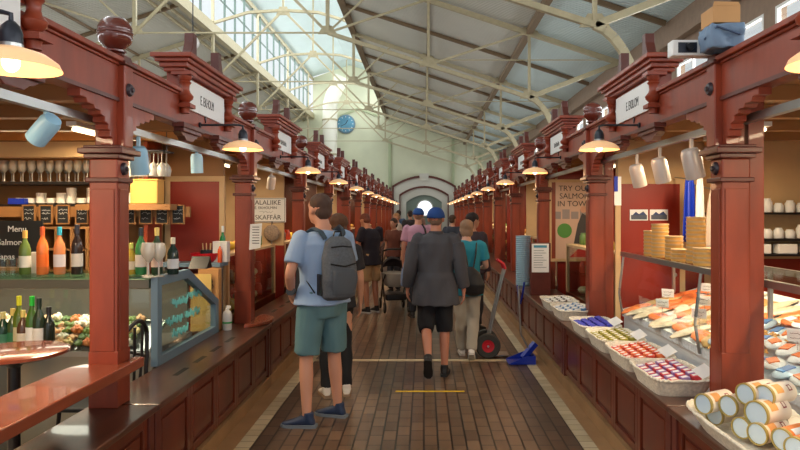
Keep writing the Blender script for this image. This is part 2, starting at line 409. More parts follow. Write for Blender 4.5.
for D in (6.2, 11.8, 17.3, 22.7, 28.2, 33.7):
    t = B()
    for s in (1, -1):
        t.bar((XC+s*HL, D, rz_(HL)-.06), (XC+s*8.85, D, rz_(8.85)-.06), .07, .09)
    struct(t.build('roof_rafter', 'edge'))
# gable wall at the far end
o = B().prism([(XL, 0), (XR, 0), (XR, ZC+3.6), (XC+HL, rz_(HL)+.1), (XC+HL, zr), (XC, zr+.8), (XC-HL, zr), (XC-HL, rz_(HL)+.1), (XL, ZC+3.6)], 'y', YE, YE+.3).build('wall_far', 'wallgreen')
struct(o)
b = B()
for x in (-1.95, 1.8, 3.4, -5.9): b.box(x-.16, x+.0, YE-.1, YE, 0, ZC+4.4 if x < 3 else ZC+3.6)
b.prism([(-5.0, ZC+5.7), (-3.9, ZC+6.15), (-2.6, ZC+5.7), (-2.6, ZC+5.82), (-3.9, ZC+6.28), (-5.0, ZC+5.82)], 'y', YE-.1, YE)
struct(b.build('trim_6', 'wallshade'))
# portal at the end of the aisle
def arc(cx, zb, w, rise, n=14):
    return [(cx-w/2+w*i/n, zb+rise*(1-((2*i/n-1)**2))) for i in range(n+1)]
PX = 0.0
t = thing('entrance_portal', 'grey stone arched portal with dark red mouldings closing the aisle', 'portal', (PX, YE-.35, 0))
def archband(name, w0, z0, r0, w1, z1, r1, ya, yb, m):
    o_ = arc(0, z0, w0, r0); i_ = arc(0, z1, w1, r1)
    return B().prism([(-w0/2, 0)]+o_+[(w0/2, 0), (w1/2, 0)]+i_[::-1]+[(-w1/2, 0)], 'y', ya, yb).build(name, m, t)
M['portal'] = mat('portal_grey', lin(208, 204, 192), 0.7); M['portaldark'] = mat('portal_recess_green', lin(132, 146, 136), 0.7)  # recess wall is a darker grey-green than the arches
archband('outer_moulding', 3.75, 3.25, .62, 3.55, 3.17, .58, -.08, .3, 'wood_dark')
archband('outer_arch', 3.55, 3.17, .58, 2.9, 2.75, .5, 0, .3, 'portal')
archband('inner_moulding', 2.9, 2.75, .5, 2.78, 2.66, .48, -.05, .3, 'wood_dark')
archband('inner_arch', 2.78, 2.66, .48, 2.1, 2.3, .42, .05, .3, 'portal')
B().prism([(-.22, 3.55), (.22, 3.55), (.3, 3.98), (-.3, 3.98)], 'y', -.12, .3).build('keystone', 'portal', t)
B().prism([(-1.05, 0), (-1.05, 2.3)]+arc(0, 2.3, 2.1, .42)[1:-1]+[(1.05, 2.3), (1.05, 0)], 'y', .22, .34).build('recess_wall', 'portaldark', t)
t2 = thing('round_window', 'round bright window glowing inside the arched portal', 'window', (PX+.05, YE-.16, 1.95))
M['skyglow'] = mat('bright_daylight_glass', (.9, .95, 1), .4, emis=(.85, .93, 1), es=1.3)
B().lathe((0, 0, 0), [(.43, 0), (.5, 0), (.5, -.06), (.43, -.06), (.43, 0)], 28, 'y').build('frame', 'portal', t2)
B().lathe((0, -.01, 0), [(.0, 0), (.43, 0), (.43, -.02), (0, -.02)], 28, 'y').build('pane', 'skyglow', t2)
# round clock on the gable wall
t = thing('wall_clock', 'round blue clock high on the pale green gable wall', 'clock', (-4.63, YE-.02, ZC+5.3))
B().lathe((0, 0, 0), [(.0, 0), (.56, 0), (.56, -.08), (.5, -.1), (0, -.1)], 32, 'y').build('rim', 'bluegrey', t)
M['clockface'] = mat('clock_face', lin(90, 150, 180), .5, var=.2, scale=3)
f = B().lathe((0, -.1, 0), [(0, 0), (.48, 0), (.48, -.02), (0, -.02)], 32, 'y').build('face', 'clockface', t)
for k in range(12):
    a = k*PI/6; B().bar((.38*math.cos(a), -.13, .38*math.sin(a)), (.45*math.cos(a), -.13, .45*math.sin(a)), .03, .01, (0, 1, 0)).build('hour_mark', 'paper', t)

B().bar((0, -.14, 0), (.12, -.14, .22), .04, .01, (0, 1, 0)).build('hour_hand', 'iron', t)
B().bar((0, -.15, 0), (-.3, -.15, -.15), .03, .01, (0, 1, 0)).build('minute_hand', 'iron', t)
# ventilation duct
t = thing('ventilation_duct', 'thick white round duct standing before the gable wall', 'duct', (-5.45, YE-.9, 0))
B().tube([(0, 0, 0), (0, 0, ZC+6.3), (.15, 0, ZC+6.8), (.7, 0, ZC+7.9)], .42, 20).build('pipe', 'duct', t, smooth=True)
for z in (3, 5, 7): B().lathe((0, 0, z), [(.43, 0), (.46, .02), (.46, .08), (.43, .1)], 20).build('collar', 'cream', t)

# ================================================================= STALL WOODWORK (built facing +X, aisle face at x = 0)
SIDE = {'L': dict(X=-1.62, S=2.6, Y=3.45, rz=0, edge=.19, back=.175), 'R': dict(X=1.56, S=2.68, Y=3.42, rz=PI, edge=.26, back=.24)}
NB = 12
def make_column(rear, ball=True):
    t = thing('stall_column', 'x', 'column')
    b = B().box(-.15, 0, -.07, .07, .6, 1.92)
    b.build('shaft', 'wood', t, bevel=.008)
    b = B()
    for s in (1, -1): b.box(-.152, .003, s*.066-.006, s*.066+.006, .6, .9)
    for s in (1, -1): b.box(-.135, -.015, s*.07, s*.076, .9, 1.76)
    b.box(-.002, .006, -.05, .05, .9, 1.76)
    b.build('raised_panel', 'wood', t, bevel=.004)
    B().box(-.15-.015, .015, -.085, .085, 1.795, 1.82).build('collar', 'wood_dark', t, bevel=.005)
    B().box(-.17, .02, -.09, .09, 1.92, 1.945).box(-.19, .045, -.115, .115, 1.945, 1.975).box(-.17, .025, -.095, .095, 1.975, 1.99).build('capital', 'wood_dark', t, bevel=.005)
    B().box(-.13, .03, -.05, .05, 1.985, 2.43).build('upper_post', 'wood', t, bevel=.006)
    for z, x in ((2.295, .03), (1.87, .0)):
        B().lathe((x, 0, z), [(0.0, .028), (.012, .028), (.014, .018), (.028, .016), (.034, .008), (.036, -.002)], 18, 'x').build('rosette', 'rosette', t, smooth=True)
    if rear: B().box(-.235, -.15, -.045, .045, .6, 2.34).build('rear_board', 'wood', t, bevel=.004)
    B().box(-.15, .045, -.07, .07, 2.42, 2.44).prism([(-.07, 2.44), (.07, 2.44), (.04, 2.475), (-.04, 2.475)], 'x', -.12, .025).build('finial_base', 'wood_dark', t, bevel=.004)
    if ball: B().lathe((-.045, 0, 2.47), [(.05, 0), (.03, .008), (.036, .02), (.056, .028), (.056, .036), (.04, .044), (.055, .055), (.078, .078), (.089, .108), (.086, .122), (.091, .126), (.091, .138), (.086, .142), (.088, .158), (.075, .188), (.05, .21), (.0, .22)], 26).build('ball_finial', 'finial', t, smooth=True)
    pr = [(.05, 1.99), (.085, 1.99), (.085, 2.025), (.11, 2.03), (.105, 2.06), (.125, 2.065), (.12, 2.09), (.15, 2.10), (.148, 2.125), (.18, 2.13), (.185, 2.15), (.225, 2.15), (.235, 2.168), (.28, 2.168), (.29, 2.19), (.33, 2.19), (.33, 2.23), (.05, 2.23)]
    for s in (1, -1):
        B().prism([(s*(.05+(y-.05)*1.3), z) for y, z in pr], 'x', -.075, -.01).build('bracket', 'wood', t, bevel=.003)
    return t
def make_beam(S):
    t = thing('stall_beam', 'x', 'beam'); h = S/2-.052
    B().box(-.09, -.005, -h, h, 2.225, 2.43).build('fascia', 'wood', t)
    for y0, y1 in ((-h, -.53), (.53, h)): B().box(-.11, .008, y0, y1, 2.415, 2.43).box(-.12, .03, y0, y1, 2.43, 2.457).build('top_moulding', 'wood', t, bevel=.004)
    B().box(-.12, -.02, -.53, .53, 2.43, 2.457).build('moulding_back', 'wood', t)
    b = B()
    b.box(-.005, .004, -h, h, 2.225, 2.245)
    b.build('lower_bead', 'wood_dark', t)
    for s in (1, -1):
        b = B(); c = s*.36
        b.box(-.03, .05, c-.20, c+.20, 2.2, 2.232).box(-.03, .035, c-.17, c+.17, 2.175, 2.2)
        b.prism([(c-.17, 2.175), (c-.13, 2.155), (c-.1, 2.15), (c-.06, 2.125), (c+.06, 2.125), (c+.1, 2.15), (c+.13, 2.155), (c+.17, 2.175)], 'x', -.04, .015)
        b.build('corbel', 'wood_dark', t, bevel=.003)
    B().prism([(-.016, 2.33), (0, 2.30), (.016, 2.33), (0, 2.36)], 'x', -.005, .003).build('keyhole', 'rosette', t)
    B().box(-.14, -.1, -h, h, 2.1, 2.14).build('light_track', 'steel', t)
    return t
def make_gable(words):
    t = thing('sign_gable', 'x', 'sign')
    B().box(-.1, -.002, -.47, .47, 2.48, 2.575).build('backing', 'wood', t)
    for s in (1, -1):
        B().box(-.03, .075, s*.47-.05, s*.47+.05, 2.335, 2.36).lathe((.022, s*.47, 2.36), [(.03, -.06), (.03, -.03), (.045, -.01), (.045, .005), (.028, .015), (.05, .035), (.055, .055), (.034, .08), (.028, .1), (.03, .13), (.042, .145), (.03, .155), (.038, .165), (.048, .19), (.048, .2)], 16).box(-.05, .08, s*.47-.055, s*.47+.055, 2.55, 2.575).build('baluster', 'wood', t, smooth=True)
    B().box(-.1, .04, -.53, .53, 2.57, 2.595).box(-.12, .065, -.55, .55, 2.595, 2.625).box(-.14, .085, -.575, .575, 2.625, 2.65).box(-.16, .11, -.6, .6, 2.65, 2.68).build('cornice', 'wood', t, bevel=.005)
    for s in (1, -1):
        c = .27
        pr = [(c-.03, 2.68), (c-.03, 2.885), (c+.035, 2.885), (c+.04, 2.82), (c+.065, 2.76), (c+.1, 2.72), (c+.17, 2.695), (c+.19, 2.68)]
        B().prism([(s*y, z) for y, z in pr], 'x', -.045, .02).build('finial_post', 'wood_dark', t, bevel=.004)
    if words is not None:
        B().box(-.004, .012, -.4, .4, 2.345, 2.55).build('sign_board', 'white', t)
        text(words, .095, 'text', t, (.0125, 0, 2.44), (PI/2, 0, PI/2), sx=.62)
    return t
def make_lamp(sideX):
    t = thing('pendant_lamp', 'x', 'lamp')
    a = sideX
    b = B().tube([(0, 0, 2.27), (a-.03, 0, 2.27), (a, 0, 2.262), (a, 0, 2.235)], .008, 8).lathe((0, 0, 2.27), [(.02, -.005), (.02, .008), (0, .01)], 10, 'x')
    b.build('arm', 'iron', t, smooth=True)
    B().lathe((a, 0, 2.16), [(.034, 0), (.034, .04), (.026, .065), (.012, .08), (0, .082)], 16).build('socket', 'iron', t, smooth=True)
    B().lathe((a, 0, 2.155), [(.036, 0), (.036, .012), (.03, .016)], 16).build('collar', 'steel', t, smooth=True)
    B().lathe((a, 0, 2.09), [(.145, 0), (.135, .022), (.1, .047), (.05, .063), (.034, .066), (.034, .063), (.05, .058), (.1, .042), (.135, .017), (.145, 0)], 32).build('lamp_shade', 'amberlamp', t, smooth=True)
    B().ball((a, 0, 2.11), (.026, .026, .032)).build('bulb', 'bulb', t, smooth=True)
    return t
M['slot'] = mat('dark_vent_slot', lin(18, 14, 12), .6)
def make_counter(S, edge, back):
    t = thing('stall_counter', 'x', 'counter'); h = S/2-.004; e = edge
    b = B().box(-back, e, -h, h, .565, .6)
    b.build('countertop', 'top', t, bevel=.008)
    B().box(-back+.02, e-.05, -h, h, .1, .564).build('cabinet_body', 'wood_dark', t)
    B().box(-back+.03, e-.015, -h, h, 0, .1).build('plinth', 'stone', t)
    n = 5
    for i in range(n):
        a = -h+.06+i*(2*h-.12)/n; c = a+(2*h-.12)/n
        f = B()
        for q in ((a, a+.05, .12, .55), (c-.05, c, .12, .55), (a+.05, c-.05, .12, .17), (a+.05, c-.05, .5, .55)): f.box(e-.05, e-.032, *q)
        p = f.build('panel_frame', 'panel', t, bevel=.003)
        B().box(e-.05, e-.038, a+.075, c-.075, .2, .475).build('raised_field', 'panel', p, bevel=.006)
    for s in (1, -1):
        B().box(e-.06, e-.02, s*(h-.035)-.03, s*(h-.035)+.03, .05, .56).build('corner_post', 'wood_dark', t, bevel=.003)
    return t
def side_word(k): return {'L': 'left', 'R': 'right'}[k]
def wpos(side, lx, ly, z=0):
    """local stall coordinates (x towards aisle, y forward) to world"""
    s = SIDE[side]; return (s['X']+(lx if side == 'L' else -lx), ly, z)
lampp = {}
rooted = []
for side in 'LR':
    s = SIDE[side]; sw = side_word(side); rz = s['rz']
    col0 = make_column(side == 'R')
    beam0 = make_beam(s['S']); ctr0 = make_counter(s['S'], s['edge'], s['back'])
    g0 = make_gable('E. EKHOLM' if side == 'L' else 'E. EKBLOM')
    gn = make_gable(None); B().box(-.004, .012, -.4, .4, 2.345, 2.55).build('sign_board', 'white', gn)
    gx = make_gable(None); B().box(-.004, .012, -.4, .4, 2.345, 2.55).build('sign_board', 'white', gx)
    q = B()
    for i in range(9): q.box(.012, .0135, -.17+i*.034, -.17+i*.034+.012+.008*(i % 2), 2.41, 2.465-.008*(i % 3)).box(.012, .0135, -.17+i*.034, -.145+i*.034, 2.41+.012*(i % 4), 2.417+.012*(i % 4))
    q.build('lettering', 'text', gx)
    lampp[side] = make_lamp(.31 if side == 'L' else .29)
    protos = [beam0, ctr0, g0, gn, gx, lampp[side]]
    for k in range(NB):
        yc = s['Y']+s['S']*k; ym = yc-s['S']/2
        if k == 0 and side == 'R': c = make_column(True, False); c.location = (s['X'], yc, 0); c.rotation_euler.z = rz
        elif k == (1 if side == 'R' else 0): c = col0; c.location = (s['X'], yc, 0); c.rotation_euler.z = rz
        else: c = dup(col0, (s['X'], yc, 0), rz)
        c['group'] = 'wooden columns of the stall fronts'
        c['label'] = 'red-brown carved stall column with ball finial, %s from the camera in the %s row' % (ORD[k], sw)
        if k > 7: c['label'] = 'small distant stall column near the far end of the %s row' % sw
        def use(p, z=0):
            if p.get('used'): o = dup(p, (s['X'], ym, z), rz)
            else: o = p; o['used'] = 1; o.location = (s['X'], ym, z); o.rotation_euler.z = rz
            if 'used' in o and o is not p: del o['used']
            return o
        o = use(beam0); o['group'] = 'carved beams above the stalls'
        o['label'] = 'carved red-brown beam over the %s %s stall' % (ORD[k], sw) if k <= 7 else 'distant carved beam over the last %s stalls' % sw
        o = use(ctr0); o['group'] = 'panelled stall counters'
        o['label'] = 'low panelled wooden counter of the %s %s stall from the camera' % (ORD[k], sw) if k <= 7 else 'distant panelled counter in the last %s stalls' % sw
        p = g0 if k == 1 else (gn if k == 0 else gx)
        o = use(p); o['group'] = 'sign gables above the stalls'
        o['label'] = ('white name board with dark letters in a carved gable above the %s %s stall' % (ORD[k], sw)) if k <= 7 else 'tiny distant sign gable in the %s row' % sw
        o = use(lampp[side]); o.location.y -= .12; o['group'] = 'amber lamps along the aisle'
        o['label'] = ('amber dish lamp on an iron arm, %s of the %s row' % (ORD[k], sw)) if k <= 7 else 'tiny glowing lamp near the far end of the %s row' % sw
        a = (.31 if side == 'L' else -.29)
        point('lamp_light', (s['X']+a, ym-.12, 2.05), 3.2, (1.0, .58, .28), .05)
# partitions, ceilings, back walls inside the stalls
def partition(side, k, style, xw=2.3):
    s = SIDE[side]; y = s['Y']+s['S']*k; a, c = s['X'], s['X']
    sg = -1 if side == 'L' else 1
    x0, x1 = s['X']+sg*.27, s['X']+sg*xw
    x0, x1 = min(x0, x1), max(x0, x1)
    nm = 'wall_partition_%s_%d' % (side_word(side), k)
    if style == 'door':
        struct(B().box(x0, x1, y-.02, y+.02, 0, 2.33).build(nm, 'tan'))
    elif style == 'split':
        struct(B().box(x0, x1, y-.02, y+.02, 1.2, 2.33).build(nm, 'creamwood'))
        struct(B().box(x0, x1, y-.02, y+.02, 0, 1.2).build(nm+'_lower', 'redwall'))
    elif style == 'red':
        struct(B().box(x0, x1, y-.02, y+.02, 0, 2.33).build(nm, 'redwall'))
    else:
        struct(B().box(x0, x1, y-.02, y+.02, 0, 2.33).build(nm, 'panel'))
for k in range(1, NB):
    partition('L', k, {1: 'door', 2: 'split'}.get(k, ['wood', 'split', 'red'][k % 3]))
    partition('R', k, {1: 'split', 2: 'red'}.get(k, ['split', 'red', 'wood'][k % 3]))
for side, sg in (('L', -1), ('R', 1)):
    s = SIDE[side]; xa, xb = sorted((s['X']+sg*.28, s['X']+sg*2.32)); n = side_word(side)
    struct(B().box(xa, xb, 0, YE-3.5, 2.345, 2.38).build('ceiling_stalls_'+n, 'tan'))
    xc, xd = sorted((s['X']+sg*2.32, s['X']+sg*2.36))
    struct(B().box(xc, xd, 0, YE-3.5, 0, 2.38).build('wall_stalls_back_'+n, 'tan'))
    struct(B().box(xa, xb, 0, YE-3.5, 2.381, 2.40).build('trim_stall_bounce_'+n, 'palebounce'))  # added unseen slab bouncing lantern light up to the roof
    b = B()
    y = .3
    while y < YE-4: b.box(xa, xb, y, y+.09, 2.26, 2.344); y += .65
    struct(b.build('trim_ceiling_battens_'+n, 'tan'))
    # strip lights under the stall ceilings
    t0 = None
    for k in range(NB):
        ym = s['Y']+s['S']*k-s['S']/2; x = s['X']+sg*.75
        if t0 is None:
            t = thing('strip_light', 'x', 'lamp'); B().box(-.035, .035, -.45, .45, .02, .05).build('housing', 'white', t)
            B().lathe((0, 0, 0), [(0, -.42), (.014, -.42), (.014, .42), (0, .42)], 12, 'y').build('tube', 'tube', t, smooth=True); t0 = t
        else: t = dup(t0, (0, 0, 0))
        t.location = (x, ym, 2.2); t['group'] = 'strip lights under the stall ceilings'
        t['label'] = 'glowing strip light under the ceiling of the %s %s stall' % (ORD[k], n)
        area('stall_light', (x, ym, 2.17), (0, 0, 0), .12, .9, (38 if k < 2 else 20) if side == 'R' else (45 if k < 2 else 20), (1.0, .76, .48))
# ================================================================= GOODS AND FITTINGS
def at(px, py, D): return Vector(((px-424)*D/640, D, CAMZ-(py-213.5)*D/640))
def atz(px, py, z):
    D = (CAMZ-z)*640/(py-213.5); return Vector(((px-424)*D/640, D, z))
_mc = {}
def cmat(rgb, rough=.5, **k):
    key = (rgb, rough)
    if key not in _mc: _mc[key] = mat('paint_%d_%d_%d_%d' % (*rgb, int(rough*100)), lin(*rgb), rough, **k)
    return _mc[key]
def bottle(name, label, loc, h, glassc, cap, lab, r=.037, group=None, z0=0):
    t = thing(name, label, 'bottle', loc, group=group)
    B().lathe((0, 0, 0), [(r*.9, 0), (r, .01), (r, h*.56), (r*.8, h*.66), (r*.42, h*.76), (r*.36, h*.8), (r*.36, h*.93), (0, h*.93)], 18).build('bottle_body', cmat(glassc, .12), t, smooth=True)
    B().lathe((0, 0, 0), [(r*.42, h*.82), (r*.42, h*.995), (0, h)], 14).build('cap', cmat(cap, .35), t, smooth=True)
    if lab: B().lathe((0, 0, 0), [(r*1.015, h*.16), (r*1.015, h*.42)], 18).build('label', cmat(lab, .6), t, smooth=True)
    return t
def wineglass(label, loc, s=1.0, group=None, flip=False):
    t = thing('wine_glass', label, 'glass', loc, group=group)
    pr = [(.0, 0), (.032, .0), (.032, .003), (.005, .008), (.0045, .08), (.015, .09), (.034, .12), (.038, .15), (.03, .19), (.027, .19), (.035, .15), (.03, .12), (.012, .095), (0, .09)]
    if flip: pr = [(r, -z) for r, z in pr]
    o = B().lathe((0, 0, 0), [(r*s, z*s) for r, z in pr], 14).build('bowl', 'glassware', t, smooth=True)
    return t
# ---- left: ledge board, round table, chairs
o = B().prism([(-1.86, .9), (-1.555, .9), (-1.555, 3.56), (-1.612, 3.56), (-1.612, 3.375), (-1.79, 3.375), (-1.84, 3.30)], 'z', .78, .835).build('ledge_board', 'board', bevel=.006)
tag(o, 'thick varnished reddish ledge board running past the nearest left column', 'ledge')
t = thing('ledge_support', 'dark post holding up the varnished ledge board', 'support', (-1.72, 2.2, 0))
B().box(-.03, .03, -.03, .03, .6, .78).build('post', 'iron', t)
t = thing('round_table', 'small round reddish table on a black pedestal beside the ledge board', 'table', (-2.24, 3.5, 0))
B().lathe((0, 0, 0), [(0, .85), (.24, .85), (.27, .862), (.27, .878), (.255, .885), (0, .885)], 40).build('tabletop', 'board', t, smooth=True)
B().lathe((0, 0, 0), [(.03, .03), (.03, .79), (.06, .82), (.09, .85), (0, .85)], 16).build('pedestal', 'black', t, smooth=True)
B().lathe((0, 0, 0), [(.0, 0), (.2, 0), (.2, .012), (.04, .03), (0, .03)], 24).build('base', 'black', t, smooth=True)
def chair(label, loc, rz):
    t = thing('metal_chair', label, 'chair', loc, rz, 'black cafe chairs')
    B().box(-.2, .2, -.2, .2, .45, .475).build('seat', 'black', t, bevel=.01)
    for sx in (-1, 1):
        for sy in (-1, 1):
            B().tube([(sx*.17, sy*.17, .45), (sx*.2, sy*.2, 0)], .012, 8).build('leg', 'black', t, smooth=True)
    pts = [(-.2+.4*i/12, .19+.03*math.sin(PI*i/12), .86+.1*math.sin(PI*i/12)) for i in range(13)]
    B().tube([(-.19, .18, .46), (-.2, .19, .7)]+pts+[(.2, .19, .7), (.19, .18, .46)], .014, 8).build('back_frame', 'black', t, smooth=True)
    for x in (-.1, 0, .1): B().tube([(x*.7, .19, .46), (x, .2, .7), (x*1.1, .2, .92)], .009, 6).build('back_spindle', 'black', t, smooth=True)
    for sx in (-1, 1): B().tube([(sx*.2, .19, .7), (sx*.24, .05, .72), (sx*.22, -.14, .66), (sx*.18, -.17, .46)], .012, 8).build('armrest', 'black', t, smooth=True)
    return t
chair('black metal chair with curved back tucked beside the round table', (-2.17, 2.85, 0), -1.0)
chair('black metal chair with curved back behind the nearest left column', (-2.0, 3.98, 0), -PI/2)
# ---- glass food counter across the left stall
t = thing('glass_food_counter', 'glass-topped cafe counter with blue-grey end frame and stainless body', 'counter', (0, 4.3, 0))
B().box(-3.75, -1.85, .08, .75, 0, .66).build('base', 'stainless', t, bevel=.01)
B().box(-3.75, -1.83, .02, .75, .662, .70).build('deck', 'steel', t)
B().box(-3.75, -1.85, .70, .74, .70, 1.16).build('back_panel', 'casegrey', t)
B().box(-3.75, -1.83, 0, .5, 1.19, 1.202).build('glass_top', 'glassgreen', t)
B().box(-3.75, -1.86, .03, .42, 1.12, 1.185).build('canopy', 'casegrey', t, bevel=.006)
B().box(-3.75, -1.85, .0, .008, .70, 1.12).build('front_glass', 'glass', t)
def band(pts, wd, a, b_, name, m):
    b = B()
    return b
fr = B()
P = [(0, .6), (0, 1.205), (.58, 1.205), (1.28, .88), (1.28, .6)]; Q = [(.07, .66), (.07, 1.14), (.55, 1.14), (1.2, .85), (1.2, .66)]
n = len(P)
for i in range(n):
    j = (i+1) % n
    fr.prism([P[i], P[j], Q[j], Q[i]], 'x', -1.835, -1.79)
fr.build('end_frame', 'bluegrey', t)
B().prism(Q, 'x', -1.815, -1.81).build('end_glass', 'glass', t)
M['teal'] = mat('teal_lettering', lin(110, 190, 190), .6)
for i, (a, b_) in enumerate(((.30, .98), (.62, 1.0), (.2, .86), (.55, .86), (.3, .76))):
    q = B(); y_, z_ = a, b_
    for k_ in range(26):
        y2, z2 = a+.012*k_, b_+.028*math.sin(k_*1.9+i)+.012*math.sin(k_*.8); q.bar((-1.807, y_, z_), (-1.807, y2, z2), .002, .009, (1, 0, 0)); y_, z_ = y2, z2
    q.build('handwriting', 'teal', t)
# food on the deck
FC = [(214, 124, 66), (112, 134, 62), (232, 222, 196), (224, 170, 120), (228, 196, 120), (86, 110, 50)]
food = []
for i in range(6):
    b = B(); kind = i
    if i % 2: b.ball((0, 0, .02), (.04, .03, .014), 10, 7).ball((.02, .015, .028), (.018, .02, .012), 8, 6).ball((-.02, -.01, .03), (.016, .014, .012), 8, 6)
    else: b.tube([(-.04, 0, .02), (-.01, .01, .028), (.03, 0, .022), (.045, -.01, .02)], [.016, .026, .024, .012], 8)
    q = bake(b, 'open_sandwich', cmat(FC[i], .5), None, .006, 1, .022, 55); food.append(q)
FN = ['orange salmon roll', 'green salad bite', 'pale cheese roll', 'pale orange shrimp bite', 'yellow pastry roll', 'green herb bite']
for i in range(3):
    x0 = -3.35+i*.5
    tr = thing('food_tray', 'long steel food tray in the glass counter, %s from the aisle' % ['third', 'second', 'first'][i], 'tray', (x0+.24, 4.42, .70), group='food trays in the cafe counter'); tr.rotation_euler.x = .52
    B().box(-.235, .235, -.06, .26, .0, .012).build('bottom', 'steel', tr)
    f = B()
    for q in ((-.24, -.23, -.06, .26), (.23, .24, -.06, .26), (-.23, .23, -.065, -.055), (-.23, .23, .255, .265)): f.box(*q, 0, .035)
    f.build('rim', 'steel', tr)
cnt = 0
for r in range(5):
    for c_ in range(23):
        i = R.randrange(6)
        q = food[i] if not food[i].get('u') else food[i].copy()
        if food[i].get('u'): COL.objects.link(q)
        food[i]['u'] = 1
        q.location = (-3.5+c_*.067+R.uniform(-.01, .01), 4.38+r*.056, .716+r*.034+R.uniform(0, .01)); q.rotation_euler = (0, 0, R.uniform(0, 6))
        tag(q, '%s lying in the trays of the glass cafe counter' % FN[i], 'food', FN[i]+'s in the cafe counter')
for q in food:
    if 'u' in q: del q['u']
# a stepped support under the rising rows of food
t = thing('tray_riser', 'sloping steel riser under the rows of food in the cafe counter', 'riser', (0, 4.3, .70))
B().prism([(.36, .002), (.38, .002), (.38, .14), (.36, .14)], 'x', -3.7, -1.95).build('rear_upright', 'steel', t)
area('case_fill_light', (-2.8, 4.55, 1.11), (0, 0, 0), 1.7, .2, 9, (1, .9, .75))  # added fill to brighten the food; no lamp fixture there
area('fish_light', (2.05, 3.7, 1.225), (0, 0, 0), .08, 4.4, 9, (1, .93, .82))
# tall green bottles inside the case
sh = thing('bottle_shelf', 'steel shelf inside the glass counter carrying green bottles', 'shelf', (-3.2, 4.12, 0))
B().box(-.6, .45, -.08, .1, .74, .76).build('board', 'steel', sh); B().box(-.6, -.57, -.08, .1, 0, .74).build('upright', 'steel', sh); B().box(.42, .45, -.08, .1, 0, .74).build('upright', 'steel', sh)
for px, h, g, cp, lb in ((3, .24, (20, 60, 40), (200, 190, 120), (60, 120, 90)), (11, .26, (60, 80, 40), (225, 200, 110), (40, 110, 70)), (17, .34, (90, 110, 30), (220, 220, 40), (200, 190, 150)), (22, .25, (90, 60, 40), (230, 210, 120), (220, 210, 190)), (31, .34, (70, 110, 40), (40, 200, 60), (235, 235, 230)), (39, .33, (40, 60, 40), (30, 50, 40), (235, 232, 225)), (47, .27, (30, 40, 30), (40, 40, 40), None)):
    p = at(px, 300, 4.1)
    bottle('wine_bottle', {3: 'dark green bottle at the far left of the lower shelf', 11: 'green sparkling bottle with gold foil on the lower shelf', 17: 'tall olive bottle with yellow cap on the lower shelf', 22: 'short brown bottle with cream label on the lower shelf', 31: 'tall green bottle with bright green cap on the lower shelf', 39: 'dark bottle with big white label on the lower shelf', 47: 'slim black bottle at the right end of the lower shelf'}[px], (p.x, 4.1+(px % 3)*.01, .76), h, g, cp, lb, .036)
# bottles on the glass top
for px, yb, h, g, cp, lb, l in ((25, 268, .31, (96, 120, 60), (222, 180, 90), (225, 225, 215), 'olive wine bottle with gold cap beside the chalkboard menu'),
        (42.5, 271, .335, (226, 120, 60), (214, 90, 40), (236, 110, 30), 'orange rose wine bottle with orange label and foil'),
        (59.5, 271, .335, (224, 140, 90), (60, 190, 220), (236, 228, 236), 'pink rose wine bottle with turquoise foil'),
        (77, 271, .35, (48, 36, 34), (60, 60, 72), (230, 222, 214), 'dark red wine bottle with white label left of the nearest column'),
        (131, 270, .22, (190, 160, 60), (230, 220, 110), (230, 215, 190), 'short yellow bottle just right of the nearest left column'),
        (141, 270, .33, (60, 130, 80), (40, 50, 60), (235, 225, 220), 'green wine bottle with large white label'),
        (157, 270, .33, (50, 70, 50), (226, 200, 120), (230, 200, 190), 'sparkling wine bottle with gold foil top'),
        (173, 270, .26, (30, 50, 46), (225, 220, 200), (220, 225, 230), 'small sparkling bottle with cream foil at the counter end')):
    p = at(px, 250, 4.5)
    bottle('wine_bottle', l, (max(p.x, -3.6), 4.5, 1.2025), h, g, cp, lb, .038)
for i, px in enumerate((149, 163, 156)):
    p = at(px, 250, 4.4); wineglass(['clear wine glass between two bottles on the glass top', 'tall clear wine glass at the edge of the glass top', 'clear wine glass in front of the gold-foil bottle'][i], (p.x, 4.38-.05*i, 1.2025), 1.2)
for i, px in enumerate((3, 13)):
    p = at(px, 250, 4.4)
    o = B().lathe((0, 0, 0), [(.026, 0), (.032, .12), (.03, .12), (.025, .006), (0, .006)], 16).build('tumbler', 'glass', loc=(p.x, 4.4, 1.2025), smooth=True)
    tag(o, ['clear tumbler at the left end of the glass top', 'clear tumbler next to the olive bottle'][i], 'glass')
o = B().box(-.04, .04, -.02, .02, 0, .15).build('menu_card', 'paper', loc=(at(33, 0, 4.55).x, 4.6, 1.2025)); tag(o, 'small grey card standing behind the olive bottle', 'card')
# back bar: shelves, glasses, cups, chalk price boards
t = thing('back_bar', 'wooden back bar with two dark shelves of glassware', 'shelf', (0, 5.6, 0))
B().box(-3.95, -2.42, .02, .3, 0, .95).build('cabinet', 'tan', t)
B().box(-3.95, -2.42, .0, .3, 1.885, 1.91).build('upper_shelf', 'black', t)
B().box(-3.95, -2.42, .0, .3, 1.69, 1.712).build('lower_shelf', 'black', t)
B().box(-3.95, -2.05, .0, .03, 1.60, 1.69).build('price_rail', 'tan', t)
B().box(-3.95, -2.42, .3, .33, 0, 2.33).build('back_panel', 'tan', t)
B().box(-2.45, -2.42, .0, .3, 0, 2.33).build('end_post', 'wood', t)
wg = wineglass('upturned wine glass on the upper back bar shelf', (0, 0, 0), 1.0, 'glasses on the upper back bar shelf')
first = True
for i in range(18):
    for j in range(2):
        loc = (-3.9+i*.082, 5.7+j*.1, 1.9105)
        if first: wg.location = loc; first = False
        else: dup(wg, loc, label='wine glass standing on the upper back bar shelf')
wg['label'] = 'wine glass standing on the upper back bar shelf'
